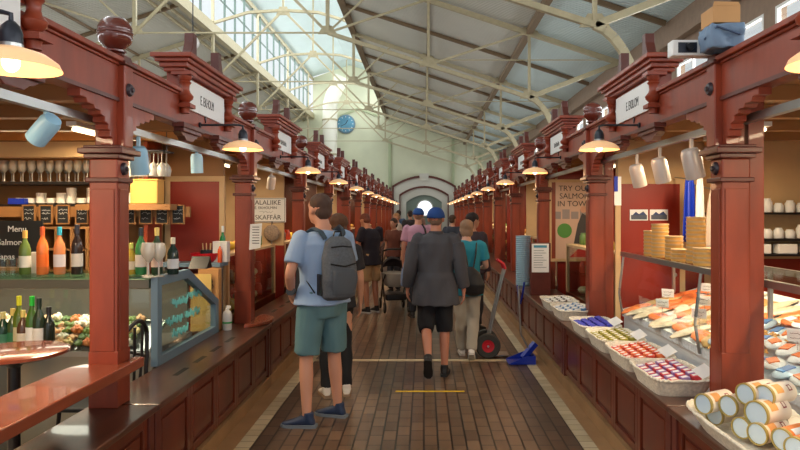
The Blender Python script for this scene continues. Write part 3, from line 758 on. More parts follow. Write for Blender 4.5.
cup = B().lathe((0, 0, 0), [(.025, 0), (.04, .01), (.042, .055), (.038, .055), (.036, .012), (0, .012)], 14).build('stacked_cup', cmat((240, 236, 225), .3), smooth=True)
tag(cup, 'white cup in a stack on the lower back bar shelf', 'cup', 'white cups on the lower back bar shelf'); first = True
for i in range(13):
    for j in range(R.choice((1, 2, 2, 3))):
        loc = (-3.6+i*.09, 5.72, 1.713+j*.045)
        if first: cup.location = loc; first = False
        else: c = cup.copy(); COL.objects.link(c); c.location = loc
def scribble(b, x0, x1, z, y, amp, step=.006, seed=1):
    r = random.Random(seed); x = x0; p = Vector((x, y, z))
    while x < x1:
        x += step; q = Vector((x, y, z+r.uniform(-amp, amp))); b.bar(p, q, .0022, .0012, (0, 1, 0)); p = q
for i, px in enumerate((29, 46, 63, 82, 129, 146, 162, 178)):
    D = 5.59; p = at(px, 214.5, D)
    t = thing('price_board', ['%s small chalk price board from the left on the back bar' % ORD[j].replace('nearest', 'first') for j in range(8)][i], 'sign', (p.x, D, p.z), group='chalk price boards')
    f = B()
    for q in ((-.058, -.047, -.085, .085), (.047, .058, -.085, .085), (-.047, .047, -.085, -.074), (-.047, .047, .074, .085)): f.box(q[0], q[1], -.008, .008, q[2], q[3])
    f.build('frame', 'tan', t)
    B().box(-.048, .048, -.003, .006, -.075, .075).build('slate', 'slate', t)
    for j, z in enumerate((.04, .01, -.035)):
        b = B(); scribble(b, -.035, .035 if j != 2 else .02, z, -.006, .01, .007, i*7+j); b.build('chalk_line', 'chalk', t)
t = thing('menu_chalkboard', 'black chalkboard with handwritten menu behind the left counter', 'sign', (at(10, 0, 5.3).x, 5.3, 1.39))
B().box(-.36, .27, 0, .015, -.2, .18).build('slate', 'slate', t)
for tx, x, z in (('Menu', .0, .11), ('Salmon', -.06, .0), ('Tapas', -.1, -.12)): text(tx, .07, 'chalk', t, (x+.06, -.003, z), (PI/2, 0, 0))
o = B().box(-.38, .28, 0, .12, .95, 1.18).build('board_stand', 'tan', loc=(at(10, 0, 5.3).x, 5.28, 0)); o.location.z = 0
tag(o, 'tan box holding up the menu chalkboard', 'box')
o = B().box(-.07, .07, -.03, .03, 0, .05).build('blue_box', 'blue', loc=(at(13, 0, 5.55).x, 5.62, 1.7125)); tag(o, 'small blue box on the lower back bar shelf', 'box')
# wine rack grid behind the bottles
t = thing('wine_rack', 'tan wooden grid rack behind the bottles on the cafe counter', 'rack', (-3.0, 5.35, 0))
b = B()
for i in range(5): b.box(-.22+i*.13, -.2+i*.13, 0, .2, .96, 1.5)
b.build('upright', 'tan', t)
b = B()
for i in range(4): b.box(-.2, .3, 0, .2, .96+i*.18, .975+i*.18)
b.build('grid_shelf', 'tan', t); B().box(-.22, .32, .2, .215, .96, 1.5).build('back', 'wood_dark', t)
o = B().box(-.3, .4, -.02, .24, 0, .955).build('rack_cabinet', 'tan', loc=(-3.0, 5.35, 0)); tag(o, 'plain tan cabinet under the wine rack', 'cabinet')
# amber box lamp and hanging glasses
t = thing('tan_box', 'orange-tan wooden box lit from above beside the hanging glasses', 'box', (at(147, 0, 5.45).x, 5.45, 1.7125))
B().box(-.13, .1, -.03, .12, .0, .2).build('body', 'boxwood', t, bevel=.006)
B().box(-.135, .105, -.035, .125, .2, .21).build('lid', 'boxwood', t)
o = B().box(-.75, .05, -.03, .12, 1.66, 1.71).build('shelf_extension', 'tan', loc=(-2.2, 5.45, 0)); tag(o, 'short tan shelf carrying the orange-tan box', 'shelf')
t = thing('glass_rack', 'dark metal rack of hanging wine glasses under the stall ceiling', 'rack', (at(150, 0, 5.0).x, 5.0, 2.11))
for i in range(3): B().bar((-.2, -.08+.08*i, 0), (.15, -.08+.08*i, 0), .008).build('rail', 'iron', t)
for x in (-.18, .13): B().bar((x, 0, 0), (x, 0, .235), .006, up=(1, 0, 0)).build('hanger', 'iron', t); 
B().box(-.2, .15, -.1, .1, .0, .006).build('tray', 'iron', t)
hg = wineglass('wine glass hanging upside down from the dark rack', (0, 0, 0), 1.0, 'glasses hanging from the dark rack', True); first = True
for i in range(5):
    for j in range(2):
        loc = (at(150, 0, 5.0).x-.15+i*.065, 4.96+j*.085, 2.11)
        if first: hg.location = loc; first = False
        else: dup(hg, loc)
# timber box beam & red door of the partition
struct(B().box(-3.55, -2.33, 5.0, 5.1, 2.07, 2.19).build('beam_left_stall', 'creamwood'))
def red_door(n, x0, x1, y, zt):
    o = struct(B().box(x0, x1, y-.045, y-.021, .0, zt).build('door_%d' % n, 'redwall'))
    b = B().box(x0-.05, x0, y-.05, y-.021, 0, zt+.05).box(x1, x1+.05, y-.05, y-.021, 0, zt+.05).box(x0, x1, y-.05, y-.021, zt, zt+.05)
    b.build('door_frame', 'creamwood', o)
    B().ball((x1-.05, y-.06, 1.05), .02, 10, 8).build('door_handle', 'steel', o)
    return o
red_door(1, -2.38, -1.92, 6.05, 1.93)
red_door(2, 1.86, 2.42, 6.10, 1.91)
for i, (px, l) in enumerate(((632.5, 'left picture postcard on the red door'), (652.5, 'right picture postcard on the red door'))):
    p = at(px, 215, 6.05); t = thing('postcard', l, 'card', (p.x+.06, 6.05, p.z))
    B().box(-.085, .085, -.004, .002, -.052, .052).build('paper', 'paper', t)
    B().box(-.075, .075, -.006, -.004, -.042, .0).build('picture_sea', cmat((70, 80, 96)), t)
    B().prism([(-.06, 0), (-.03, .03), (.0, .008), (.04, .034), (.07, 0)], 'y', -.006, -.004).build('picture_boat', cmat((40, 60, 110)), t)
# right end of left stall: back counter with red bowl etc.
t = thing('side_shelf', 'grey side shelf below the red door on the left', 'shelf', (-2.0, 5.86, 0))
B().box(-.39, .17, -.12, .12, 1.15, 1.185).build('board', 'bluegrey', t); B().box(-.36, -.33, -.1, .1, 0, 1.15).build('leg', 'steel', t); B().box(.1, .13, -.1, .1, 0, 1.15).build('leg', 'steel', t)
p = at(203, 0, 5.8)
o = B().lathe((0, 0, 0), [(.08, 0), (.11, .03), (.13, .085), (.125, .085), (.1, .035), (0, .01)], 24).build('red_bowl', cmat((200, 24, 40), .3), loc=(p.x, 5.84, 1.1855), smooth=True); tag(o, 'wide red bowl on the grey side shelf', 'bowl')
t = thing('straw_holder', 'dark round holder full of pale sticks inside the red bowl', 'holder', (p.x+.02, 5.84, 1.199))
B().lathe((0, 0, 0), [(.055, 0), (.055, .1), (.05, .1), (.05, .01), (0, .01)], 18).build('pot', 'iron', t, smooth=True)
for i in range(8): B().bar((.03*math.cos(i), .03*math.sin(i), .02), (.04*math.cos(i), .04*math.sin(i), .16), .006).build('stick', 'creamwood', t)
o = B().box(-.065, .065, -.05, .05, 0, .19).build('white_carton', 'white', loc=(at(219, 0, 5.75).x-.02, 5.88, 1.1855), bevel=.004); tag(o, 'white carton on the grey side shelf', 'box')
bottle('green_bottle', 'green bottle with white cap behind the white carton', (at(217.5, 0, 5.83).x+.01, 5.95, 1.1855), .33, (30, 130, 70), (235, 240, 235), (40, 140, 80), .03)
bottle('sauce_bottle', 'small orange sauce bottle beside the white carton', (-1.85, 5.80, 1.1855), .18, (226, 90, 40), (230, 230, 220), None, .02)
t = thing('card_terminal', 'black payment screen tilted on the counter near the paper bag', 'screen', (at(198, 0, 4.9).x, 4.95, 1.2075))
B().prism([(-.06, 0), (.06, 0), (.03, .09), (.02, .09)], 'x', -.07, .07).build('body', 'black', t)
o = B().box(-.12, .12, -.06, .06, 0, .598).build('bag_stool', 'tan', loc=(-1.93, 5.68, 0)); tag(o, 'plain low stool under the paper bag', 'stool')
t = thing('paper_bag', 'brown paper bag with dark printed motif standing by the second left column', 'bag', (-1.90, 5.68, .0))
B().prism([(-.09, .6), (.09, .6), (.09, 1.14), (-.09, 1.17)], 'y', -.045, .045).build('body', 'kraft', t, bevel=.004)
b = B()
for i in range(14):
    x, z = R.uniform(-.04, .04), .95+R.uniform(-.1, .12)
    b.tube([(x+.014*math.cos(a*.9), -.047, z+.022*math.sin(a*.9)) for a in range(8)], .003, 5)
b.build('printed_motif', 'text', t)
o = B().box(-.09, .09, -.01, .01, 0, .5).build('yellow_board', cmat((226, 196, 120), .5), loc=(at(200, 0, 5.3).x, 5.62, .72)); o.location = (-1.95, 5.60, .6); tag(o, 'yellow board leaning behind the paper bag', 'board')
# half-round shelf at the second left column & sanitizer
pts = [(.0, -.30)]+[(.30*math.sin(a*PI/14), -.30*math.cos(a*PI/14)) for a in range(1, 14)]+[(0, .30)]
b = B(); b.prism([(x*.62-1.62, y+6.05) for x, y in pts if abs(y) > 0 or True], 'z', .602, .632)
o = b.build('half_round_shelf', 'board', bevel=.004); tag(o, 'half-round wooden shelf at the foot of the second left column', 'shelf')
t = thing('sanitizer_bottle', 'white pump bottle with green band on the left counter', 'bottle', (at(222.5, 0, 5.72).x+.01, 5.72, .6))
t.location = (-1.74, 5.66, .6005)
B().lathe((0, 0, 0), [(.035, 0), (.04, .01), (.04, .14), (.03, .165), (.014, .175), (.014, .19), (0, .19)], 18).build('body', 'white', t, smooth=True)
B().lathe((0, 0, 0), [(.0408, .06), (.0408, .075)], 18).build('band', cmat((60, 180, 100)), t)
B().box(-.008, .03, -.006, .006, .19, .215).build('pump', 'white', t)
# countertop slots
for k in (1, 2):
    y0 = SIDE['L']['Y']+2.6*(k-1)
    for i in range(4):
        o = B().box(-1.60, -1.565, y0+.62+i*.35, y0+.82+i*.35, .6, .6015).build('vent_slot', 'slot'); tag(o, 'short dark slot in the %s left countertop, %s from the camera' % (ORD[k], ORD[i].replace('nearest', 'first')), 'slot', 'dark slots in the left countertops')
# fish shop sign, strainer, notice on the left partition
t = thing('fish_shop_sign', 'white enamel sign lettered KALALIIKE and FISKAFFÄR', 'sign', (-2.1, 8.62, 1.675))
B().box(-.31, .24, -.008, .004, -.165, .165).build('plate', 'white', t, bevel=.003)
b = B()
for q in ((-.3, .23, .15, .156), (-.3, .23, -.156, -.15), (-.3, -.294, -.15, .15), (.224, .23, -.15, .15)): b.box(q[0], q[1], -.0095, -.008, q[2], q[3])
b.build('border', 'text', t)
for tx, z, sz in (('KALALIIKE', .1, .088), ('E. EKHOLMIN', .03, .05), ('FISKAFFÄR', -.1, .088)): text(tx, sz, 'text', t, (-.03, -.0095, z), (PI/2, 0, 0))
b = B(); scribble(b, -.12, .06, -.025, -.0095, .014, .009, 5); b.build('small_print', 'text', t)
t = thing('hanging_strainer', 'round grey-brown strainer hanging below the white sign', 'strainer', (at(272, 0, 8.6).x, 8.58, 1.63-(233-213.5)*8.6/640))
B().ball((0, 0, 0), (.11, .03, .11), 20, 10).build('bowl', cmat((150, 130, 112), .6, var=.3, scale=60), t, smooth=True)
B().tube([(0, 0, -.1), (0, 0, -.34)], .009, 8).build('handle', 'steel', t); B().bar((0, .0, .1), (0, .03, .15), .01).build('hook', 'iron', t)
t = thing('paper_notice', 'white paper notice taped to the second left column', 'paper', (-1.555, 5.965, 1.42))
B().prism([(-.075, -.13), (.03, -.11), (.045, .12), (-.065, .11)], 'y', 0, .004).build('sheet', 'paper', t)
b = B()
for i in range(7): b.box(-.045, .02, -.001, 0, .08-i*.025, .086-i*.025)
b.build('print', 'text', t)
# ---- spot lights on the tracks
def spot(side, D, z, label, m, aim, r=.048, L=.13):
    x = (SIDE[side]['X']+(-.12 if side == 'L' else .12))
    t = thing('spot_light', label, 'lamp', (x, D, z), group='spot lights on the tracks')
    B().bar((0, 0, .03), (0, 0, 2.1-z), .018).build('stem', m, t)
    b = B().lathe((0, 0, 0), [(0, .06), (r*.8, .055), (r, .03), (r, -L+.04), (r*.92, -L+.04), (r*.9, -L+.06), (0, -L+.06)], 22)
    bmesh.ops.transform(b.bm, matrix=Matrix.Rotation(aim[1], 4, 'Z') @ Matrix.Rotation(aim[0], 4, 'X'), verts=b.bm.verts)
    b.build('housing', m, t, smooth=True)
    return t
M['spotblue'] = mat('pale_blue_lamp_housing', lin(150, 196, 222), .4); M['spotwhite'] = mat('silver_lamp_housing', lin(216, 206, 196), .35, metal=.2)
spot('L', 2.95, 2.03, 'pale blue spot light tilted over the nearest left stall', 'spotblue', (.9, 1.2))
spot('L', 3.9, 1.98, 'pale blue spot light with bracket beside the nearest left column', 'spotblue', (.3, 0), .055, .15)
spot('L', 4.9, 2.03, 'short pale blue spot light near the red door on the left', 'spotblue', (.1, 0), .045)
spot('L', 7.3, 2.0, 'white spot light above the fish shop sign', 'spotwhite', (.5, .5))
spot('R', 5.05, 1.96, 'silver spot light farthest from the camera over the fish counter', 'spotwhite', (.35, -1.0), .055, .16)
spot('R', 4.56, 1.97, 'silver spot light, middle of three over the fish counter', 'spotwhite', (.35, -1.0), .055, .16)
spot('R', 4.02, 1.98, 'silver spot light nearest the first right column', 'spotwhite', (.35, -1.0), .06, .17)
t = thing('hanging_tag', 'blue and white card hanging at the second right column', 'tag', (1.68, 5.55, 1.87))
B().box(-.03, .03, -.003, .003, -.17, .08).build('card', 'white', t); B().box(-.031, .0, -.004, .004, -.05, .082).build('blue_half', 'blue', t); B().bar((0, 0, .08), (0, 0, .24), .003).build('string', 'text', t)
# ---- right: fish counter
t = thing('fish_counter', 'long glass fish counter with steel rails on the right', 'counter', (0, 0, 0))
B().box(1.86, 2.75, 1.3, 5.95, 0, .68).build('body', 'white', t)
B().prism([(1.84, .68), (2.75, .68), (2.75, 1.0), (1.84, .74)], 'y', 1.3, 5.95).build('ice_bed', 'ice', t)
B().box(1.84, 2.3, 1.3, 5.95, 1.262, 1.272).build('glass_shelf', 'glass', t)
B().box(1.825, 1.855, 1.3, 5.95, 1.235, 1.275).build('front_rail', 'steel', t)
B().box(2.29, 2.32, 1.3, 5.95, 1.235, 1.275).build('rear_rail', 'steel', t)
for i, y in enumerate((1.4, 2.75, 4.25, 5.9)):
    B().tube([(1.83, y, .70), (1.80, y, .9), (1.84, y, 1.25)], .011, 8).build('glass_bracket', 'steel', t, smooth=True)
    B().bar((2.3, y, .9), (2.3, y, 1.24), .025).build('rear_post', 'steel', t)
    if i < 3:
        yb = (2.73, 4.23, 5.88)[i]
        b = B(); pr = [(1.82, .745), (1.79, .85), (1.785, .95), (1.80, 1.08), (1.83, 1.235)]
        for p, q in zip(pr, pr[1:]): b.quad((p[0], y+.02, p[1]), (p[0], yb, p[1]), (q[0], yb, q[1]), (q[0], y+.02, q[1]))
        b.build('curved_glass', 'glass', t, smooth=True)
def zbed(x): return .74+(x-1.84)*.26/.91
fil = []
for i, (c, l) in enumerate((((238, 130, 70), 'orange salmon fillet on the ice'), ((226, 110, 56), 'deep orange smoked salmon side on the ice'), ((222, 206, 178), 'pale whitefish fillet on the ice'), ((190, 150, 90), 'golden smoked fish on the ice'))):
    b = B().loft([((-.16, 0, .012), (0, .02, 0), (0, 0, .008)), ((-.1, .01, .016), (0, .06, 0), (0, 0, .016)), ((.02, 0, .018), (0, .07, 0), (0, 0, .02)), ((.12, -.01, .014), (0, .04, 0), (0, 0, .013)), ((.19, -.02, .01), (0, .012, 0), (0, 0, .006))], 14)
    q = b.build('fish_fillet', cmat(c, .35, var=.2, scale=18), smooth=True); tag(q, l, 'fish', l.split(' on the')[0]+'s'); fil.append(q)
def pack_proto(c1, c2, l):
    t = thing('fish_pack', l, 'pack', group=l+'s')
    B().ball((0, 0, .02), (.085, .06, .022), 14, 8).build('bag', cmat(c1, .25), t, smooth=True)
    B().box(-.04, .04, -.028, .028, .036, .044).build('label', cmat(c2, .5), t)
    return t
packs = [pack_proto((200, 222, 236), (60, 130, 190), 'pale blue vacuum pack with blue label'), pack_proto((236, 238, 236), (235, 120, 50), 'white vacuum pack with orange label'), pack_proto((226, 120, 60), (240, 240, 240), 'orange fish pack with white label'), pack_proto((150, 190, 200), (240, 220, 70), 'blue-green fish pack with yellow label')]
def put(protos, i, loc, rz, tilt=-.278, sc=1):
    p = protos[i]
    key = (id(protos), i)
    if key in used2: 
        o = dup(p, loc, rz)
    else: used2.add(key); o = p; o.location = loc
    o.rotation_euler = (0, tilt, rz) ; o.rotation_mode = 'XYZ'
    o.rotation_euler = (Matrix.Rotation(tilt, 3, 'Y') @ Matrix.Rotation(rz, 3, 'Z')).to_euler()
    if sc != 1: o.scale = (sc, sc, sc)
    return o
used2 = set()
for r in range(4):
    for c in range(10):
        y = 4.28+c*.165; x = 1.93+r*.2
        if y > 5.85: continue
        i = (0, 0, 2, 1, 3, 2)[R.randrange(6)] if c > 3 else (3, 2, 0)[R.randrange(3)]
        put(fil, i, (x, y, zbed(x)+.002), R.uniform(-.4, .4)+(PI/2 if R.random() < .3 else 0))
for r in range(5):
    for c in range(20):
        y = 1.75+c*.135; x = 1.92+r*.16
        if y > 4.3: continue
        i = R.choice((0, 1, 0, 1, 2, 3) if y > 3 else (2, 1, 0, 2, 1, 2, 3))
        o = put(packs, i, (x, y+R.uniform(-.01, .01), zbed(x)+.004+R.uniform(0, .03)), R.uniform(0, 6))
M['tagcol'] = M['paper']
pt = thing('price_tag', 'white price card on a pin in the fish counter', 'sign', group='white price cards in the fish counter')
B().box(-.05, .05, -.002, .002, .07, .14).build('card', 'paper', pt); B().bar((0, 0, 0), (0, 0, .07), .004, up=(1, 0, 0)).build('pin', 'steel', pt)
b = B(); scribble(b, -.035, .035, .115, -.003, .006, .008, 3); scribble(b, -.035, .02, .09, -.003, .006, .008, 4); b.build('price', 'text', pt)
pos = [(1.93, 4.05), (1.98, 4.6), (1.94, 5.2), (2.1, 5.5), (2.15, 4.9), (2.2, 4.3), (2.1, 3.6), (1.95, 3.1), (2.3, 2.9), (2.0, 2.5), (2.35, 5.3)]
for i, (x, y) in enumerate(pos):
    q = pt if i == 0 else dup(pt, (0, 0, 0))
    q.location = (x, y, zbed(x)+.03); q.rotation_euler = (.15, 0, -.6)
# prawns heap (nobody could count)
b = B()
for i in range(260):
    x, y = 2.0+R.gauss(0, .09), 3.98+R.gauss(0, .11); z = zbed(x)+.03+.05*math.exp(-((x-2.0)**2+(y-3.98)**2)/.02)
    a = R.uniform(0, 6); c_, s_ = math.cos(a), math.sin(a)
    b.tube([(x-.014*c_, y-.014*s_, z), (x, y, z+.01), (x+.014*c_, y+.014*s_, z)], [.004, .007, .003], 5)
q = b.build('prawns', cmat((230, 170, 90), .4), smooth=True); tag(q, 'heap of yellow-orange prawns on the ice behind the first right column', 'prawns', kind='stuff')
b = B()
for i in range(420):
    x, y = 2.55+R.gauss(0, .05), 2.95+R.gauss(0, .12); z = zbed(x)+R.uniform(.02, .13)
    a = R.uniform(0, 6); b.quad((x, y, z), (x+.03*math.cos(a), y+.03*math.sin(a), z+.02), (x+.04*math.cos(a+.4), y+.04*math.sin(a+.4), z+.035), (x+.02*math.cos(a+.7), y+.02*math.sin(a+.7), z+.03))
q = b.build('dill_bunches', cmat((60, 140, 50), .6)); tag(q, 'green dill garnish behind the near end of the fish counter', 'herbs', kind='stuff')
# round wooden boxes on the glass shelf
rb = thing('round_wooden_box', 'x', 'box')
B().lathe((0, 0, 0), [(0, 0), (.064, 0), (.066, .004), (.066, .02), (0, .02)], 26).build('box_body', 'boxwood', rb, smooth=True)
B().lathe((0, 0, 0), [(.069, .017), (.07, .02), (.07, .029), (0, .03)], 26).build('box_lid', 'creamwood', rb, smooth=True)
first = True
for si, (px, D, n, l) in enumerate(((660, 5.25, 9, 'tall left stack of round wooden boxes'), (674, 5.02, 6, 'medium stack of round wooden boxes in the middle'), (678, 4.82, 3, 'low middle stack of round wooden boxes in front'), (696, 4.62, 11, 'tallest stack of round wooden boxes by the column'), (703.5, 4.42, 4, 'low stack of round wooden boxes beside the column'), (652, 5.45, 7, 'farthest pale stack of round wooden boxes'))):
    for j in range(n):
        loc = (max(at(px, 0, D).x, 1.93), D, 1.2725+j*.0305)
        q = rb if first else dup(rb, loc); first = False; q.location = loc
        q['label'] = ('round wooden box, lowest in the ' if j == 0 else 'round wooden box, %s from the bottom of the ' % ORD[j]) + l.replace(' of round wooden boxes', '')
        q['group'] = l
# towels at the red door
t = thing('blue_towel', 'blue and white cloth hanging beside the red door', 'towel', (2.36, 5.62, 0))
def cloth(x0, x1, z0, z1, amp, ph, m, name, par, y=0, topnarrow=.5):
    b = B(); N, K = 14, 8; g = []
    for k in range(K+1):
        z = z1+(z0-z1)*k/K; wf = topnarrow+(1-topnarrow)*(k/K)**.7; row = []
        for i in range(N+1):
            u = i/N-.5; row.append(b.bm.verts.new(((x0+x1)/2+u*(x1-x0)*wf, y+amp*math.sin(u*16+ph)*(k/K+.2), z)))
        g.append(row)
    for k in range(K):
        for i in range(N): b.bm.faces.new((g[k][i], g[k][i+1], g[k+1][i+1], g[k+1][i]))
    o = b.build(name, m, par, smooth=True); md = o.modifiers.new('th', 'SOLIDIFY'); md.thickness = .006; return o
cloth(-.1, .04, 1.38, 1.95, .02, 0, 'blue', 'blue_cloth', t); cloth(.0, .1, 1.45, 1.95, .02, 1, 'white', 'white_cloth', t, -.03)
B().bar((0, 0, 1.93), (0, .4, 1.97), .012).build('hook', 'steel', t)
t = thing('grey_apron', 'grey apron hanging between the blue cloth and the column', 'apron', (2.55, 5.55, 0))
cloth(-.13, .13, 1.3, 1.85, .02, 2, cmat((176, 160, 146), .8), 'cloth', t); B().bar((0, 0, 1.83), (0, .5, 1.9), .012).build('hook', 'steel', t)
# shelf with jars in the right stall background
t = thing('jar_shelf', 'two-level dark shelf with dishes in the right background', 'shelf', (3.4, 6.08-.13, 0))
for z in (1.38, 1.62): B().box(-.75, .4, -.12, .12, z, z+.02).build('board', 'black', t)
B().box(-.75, -.72, -.1, .1, 0, 2.3).build('post', 'creamwood', t); B().box(.37, .4, -.1, .1, 0, 2.3).build('post', 'creamwood', t)
jar = B().lathe((0, 0, 0), [(.04, 0), (.045, .01), (.045, .08), (.03, .1), (.03, .11), (0, .11)], 16).build('white_jar', 'white', smooth=True); first = True
for z in (1.4005, 1.6405):
    for i in range(10):
        j = jar if first else jar.copy()
        if not first: COL.objects.link(j)
        first = False; j.location = (2.76+i*.105, 5.93, z); j.scale = (1, 1, R.uniform(.7, 1.3))
        tag(j, 'white jar on the %s board of the dark right shelf' % ('lower' if z < 1.5 else 'upper'), 'jar', 'white jars on the %s board' % ('lower' if z < 1.5 else 'upper'))
# ---- baskets on the right counter
def basket(name, label, loc, lx, ly, h=.085):
    t = thing(name, label, 'basket', loc, group='white wicker baskets on the right counter')
    b = B(); n = 32
    def ring(sx, sy, z):
        r = []
        for k in range(n):
            a = 2*PI*k/n; c, s_ = math.cos(a), math.sin(a); e = .35
            r.append((sx*math.copysign(abs(c)**e, c), sy*math.copysign(abs(s_)**e, s_), z))
        return r
    rs = [ring(lx*.42, ly*.42, 0), ring(lx*.5, ly*.5, h), ring(lx*.515, ly*.515, h+.005), ring(lx*.515, ly*.515, h+.012), ring(lx*.48, ly*.48, h+.012), ring(lx*.4, ly*.4, .008)]
    rv = [[b.bm.verts.new(p) for p in r] for r in rs]
    for a, c in zip(rv, rv[1:]):
        for k in range(n): b.bm.faces.new((a[k], a[(k+1) % n], c[(k+1) % n], c[k]))
    b.bm.faces.new(rv[0]); b.bm.faces.new(rv[-1])
    b.build('woven_body', 'wicker', t)
    pts = [(lx*.51*math.copysign(abs(math.cos(a))**.35, math.cos(a)), ly*.51*math.copysign(abs(math.sin(a))**.35, math.sin(a)), h+.012+.004*math.sin(a*30)) for a in [2*PI*k/90 for k in range(91)]]
    B().tube(pts, .008, 6).build('braided_rim', 'wicker', t, smooth=True)
    return t
bx = 1.465
BK = [('b1', 6.95, 'farthest basket, holding dark and white packs'), ('b2', 6.36, 'basket of white jars second farthest on the right counter'), ('b3', 5.5, 'basket of blue wrapped bars at the second right column'), ('b4', 4.92, 'basket of yellow-green tins on the right counter'), ('b5', 4.36, 'basket of red tins with a white card'), ('b6', 3.82, 'basket of lilac and red packets nearest the first right column')]
COLS = {'b1': [(60, 50, 50), (220, 220, 214)], 'b2': [(230, 232, 228), (80, 130, 180)], 'b3': [(40, 50, 160), (60, 70, 190)], 'b4': [(176, 166, 60), (150, 140, 50)], 'b5': [(206, 60, 40), (230, 120, 70)], 'b6': [(150, 120, 180), (206, 60, 70)]}
CN = {'b1': ('dark pack', 'white pack'), 'b2': ('white jar', 'blue jar'), 'b3': ('deep blue bar', 'bright blue bar'), 'b4': ('yellow-green tin', 'olive tin'), 'b5': ('red tin', 'orange-red tin'), 'b6': ('lilac packet', 'red packet')}
for key, y, l in BK:
    t = basket('wicker_basket', 'white wicker '+l, (bx, y, .6), .34, .52)
    for ci, c in enumerate(COLS[key]):
        nm = CN[key][ci].split()[-1]
        if nm == 'jar' or nm == 'tin': b = B().lathe((0, 0, 0), [(0, 0), (.028, 0), (.029, .003), (.029, .03), (.026, .033), (0, .033)], 16)
        else: b = B().box(-.024, .024, -.028, .028, 0, .03)
        body = b.build(nm, cmat(c, .35), smooth=(nm in ('jar', 'tin')), bevel=0 if nm in ('jar', 'tin') else .003)
        lb = (B().lathe((0, 0, .0335), [(0, 0), (.015, 0), (.015, .001), (0, .001)], 12) if nm in ('jar', 'tin') else B().box(-.016, .016, -.015, .015, .03, .0308)).build('label', 'paper' if key != 'b3' else cmat((90, 100, 210)), body)
        first = True
        for r in range(4):
            for q in range(7):
                if (r+q) % 2 != ci: continue
                loc = (bx-.105+r*.062, y-.185+q*.062, .61+.042+r*.011)
                if first: o = body; first = False
                else:
                    o = body.copy(); COL.objects.link(o); l2 = lb.copy(); COL.objects.link(l2); l2.parent = o
                o.location = loc; o.rotation_euler = (0, -.18, R.uniform(-.1, .1))
                tag(o, '%s among those in the wicker basket, %s along the right counter' % (CN[key][ci], ORD[6-int(key[1])]+(' small one' if key == 'b6' else '')), nm, '%ss in the %s small basket' % (CN[key][ci], ORD[6-int(key[1])]))
    # filler lining under the rows
    B().prism([(-.125, .012), (.125, .012), (.125, .085), (-.125, .042)], 'y', -.205, .205).build('paper_lining', cmat((214, 196, 160), .8), t)
    if key in ('b3', 'b4', 'b5', 'b6'):
        c = B().prism([(-.05, -.04), (.05, -.04), (.05, .04), (-.05, .04)], 'z', 0, .002).build('price_card', 'paper'); c.location = (bx+.12, y-.19, .735); c.rotation_euler = (.5, -.3, .4)
        tag(c, 'white price card leaning among the %ss in the basket' % CN[key][0], 'card')
# near basket with big tins
t = basket('wicker_basket', 'large white wicker basket of big round tins at the lower right', (1.52, 2.68, .6), .46, 1.12, .07)
TN = [(703, 404, .735, 0, 'gold'), (714, 415, .675, 0, 'gold'), (728, 406, .745, 0, 'gold'), (756, 414, .752, 1, 'gold'), (741, 428, .675, 0, 'gold'), (745, 394, .815, 0, 'gold'), (764, 396, .82, 0, 'gold'), (757, 434, .675, 0, 'gold'), (782, 440, .69, 0, 'orange'), (795, 449, .68, 0, 'orange')]
cr = cmat((236, 220, 200), .4)
for i, (px, py, z, big, kind) in enumerate(TN):
    p = atz(px, py, z); r = .056 if big else .047
    t = thing('round_tin', 'x', 'tin', p, .5, 'big round tins in the near basket')
    t['label'] = ['cream tin at the far left end of the near basket', 'small cream tin low at the left of the basket', 'cream tin with blue end beside the column foot', 'largest cream tin with red printed mark', 'low cream tin at the front rim of the basket', 'top-row cream tin beside the column foot', 'second top-row cream tin of the near basket', 'low cream tin beneath the largest tin', 'orange tin at the right front of the basket', 'orange tin in the lowest right corner'][i]
    L = .17 if i not in (8, 9) else .14
    B().lathe((0, 0, 0), [(0, .006), (r*.93, .006), (r*.95, 0), (r, 0), (r, L), (0, L)], 30, 'x').build('tin_body', cmat((232, 130, 50), .4) if kind == 'orange' else cr, t, smooth=True)
    B().lathe((0, 0, 0), [(r*.9, .004), (r*.92, -.003), (r*1.03, -.003), (r*1.03, .012), (r, .014)], 30, 'x', False).build('gold_rim', cmat((170, 150, 80), .35), t, smooth=True)
    B().lathe((0, 0, 0), [(0, .003), (r*.9, .003), (r*.9, .008), (0, .008)], 28, 'x').build('end_disc', cmat((196, 216, 232), .3), t)
    def patch(x0, x1, a0, a1, m, name, rr=1.012):
        b = B(); N = 8; rows = [[b.bm.verts.new((x, -math.cos(a0+(a1-a0)*k/N)*r*rr, math.sin(a0+(a1-a0)*k/N)*r*rr)) for k in range(N+1)] for x in (x0, x1)]
        for k in range(N): b.bm.faces.new((rows[0][k], rows[0][k+1], rows[1][k+1], rows[1][k]))
        b.build(name, m, t, smooth=True)
    if kind == 'gold':
        patch(.03, .08, .35, 1.35, cmat((224, 160, 90), .5), 'printed_picture'); patch(.115, .14, .4, 1.0, cmat((150, 50, 50), .5), 'red_mark'); patch(.12, .135, .5, .9, cr, 'mark_centre', 1.02)
    else: patch(.03, .1, .2, 1.2, 'paper', 'printed_label')
for i in range(7):
    x, y = 1.58+.0*i, 2.45+.1*i
    t = thing('round_tin', 'cream tin lying behind the front row in the near basket', 'tin', (1.62, 2.35+i*.105, .672), 0, 'rear tins of the near basket')
    B().lathe((0, 0, 0), [(0, 0), (.045, 0), (.045, .1), (0, .1)], 24, 'x').build('tin_body', cr, t, smooth=True)
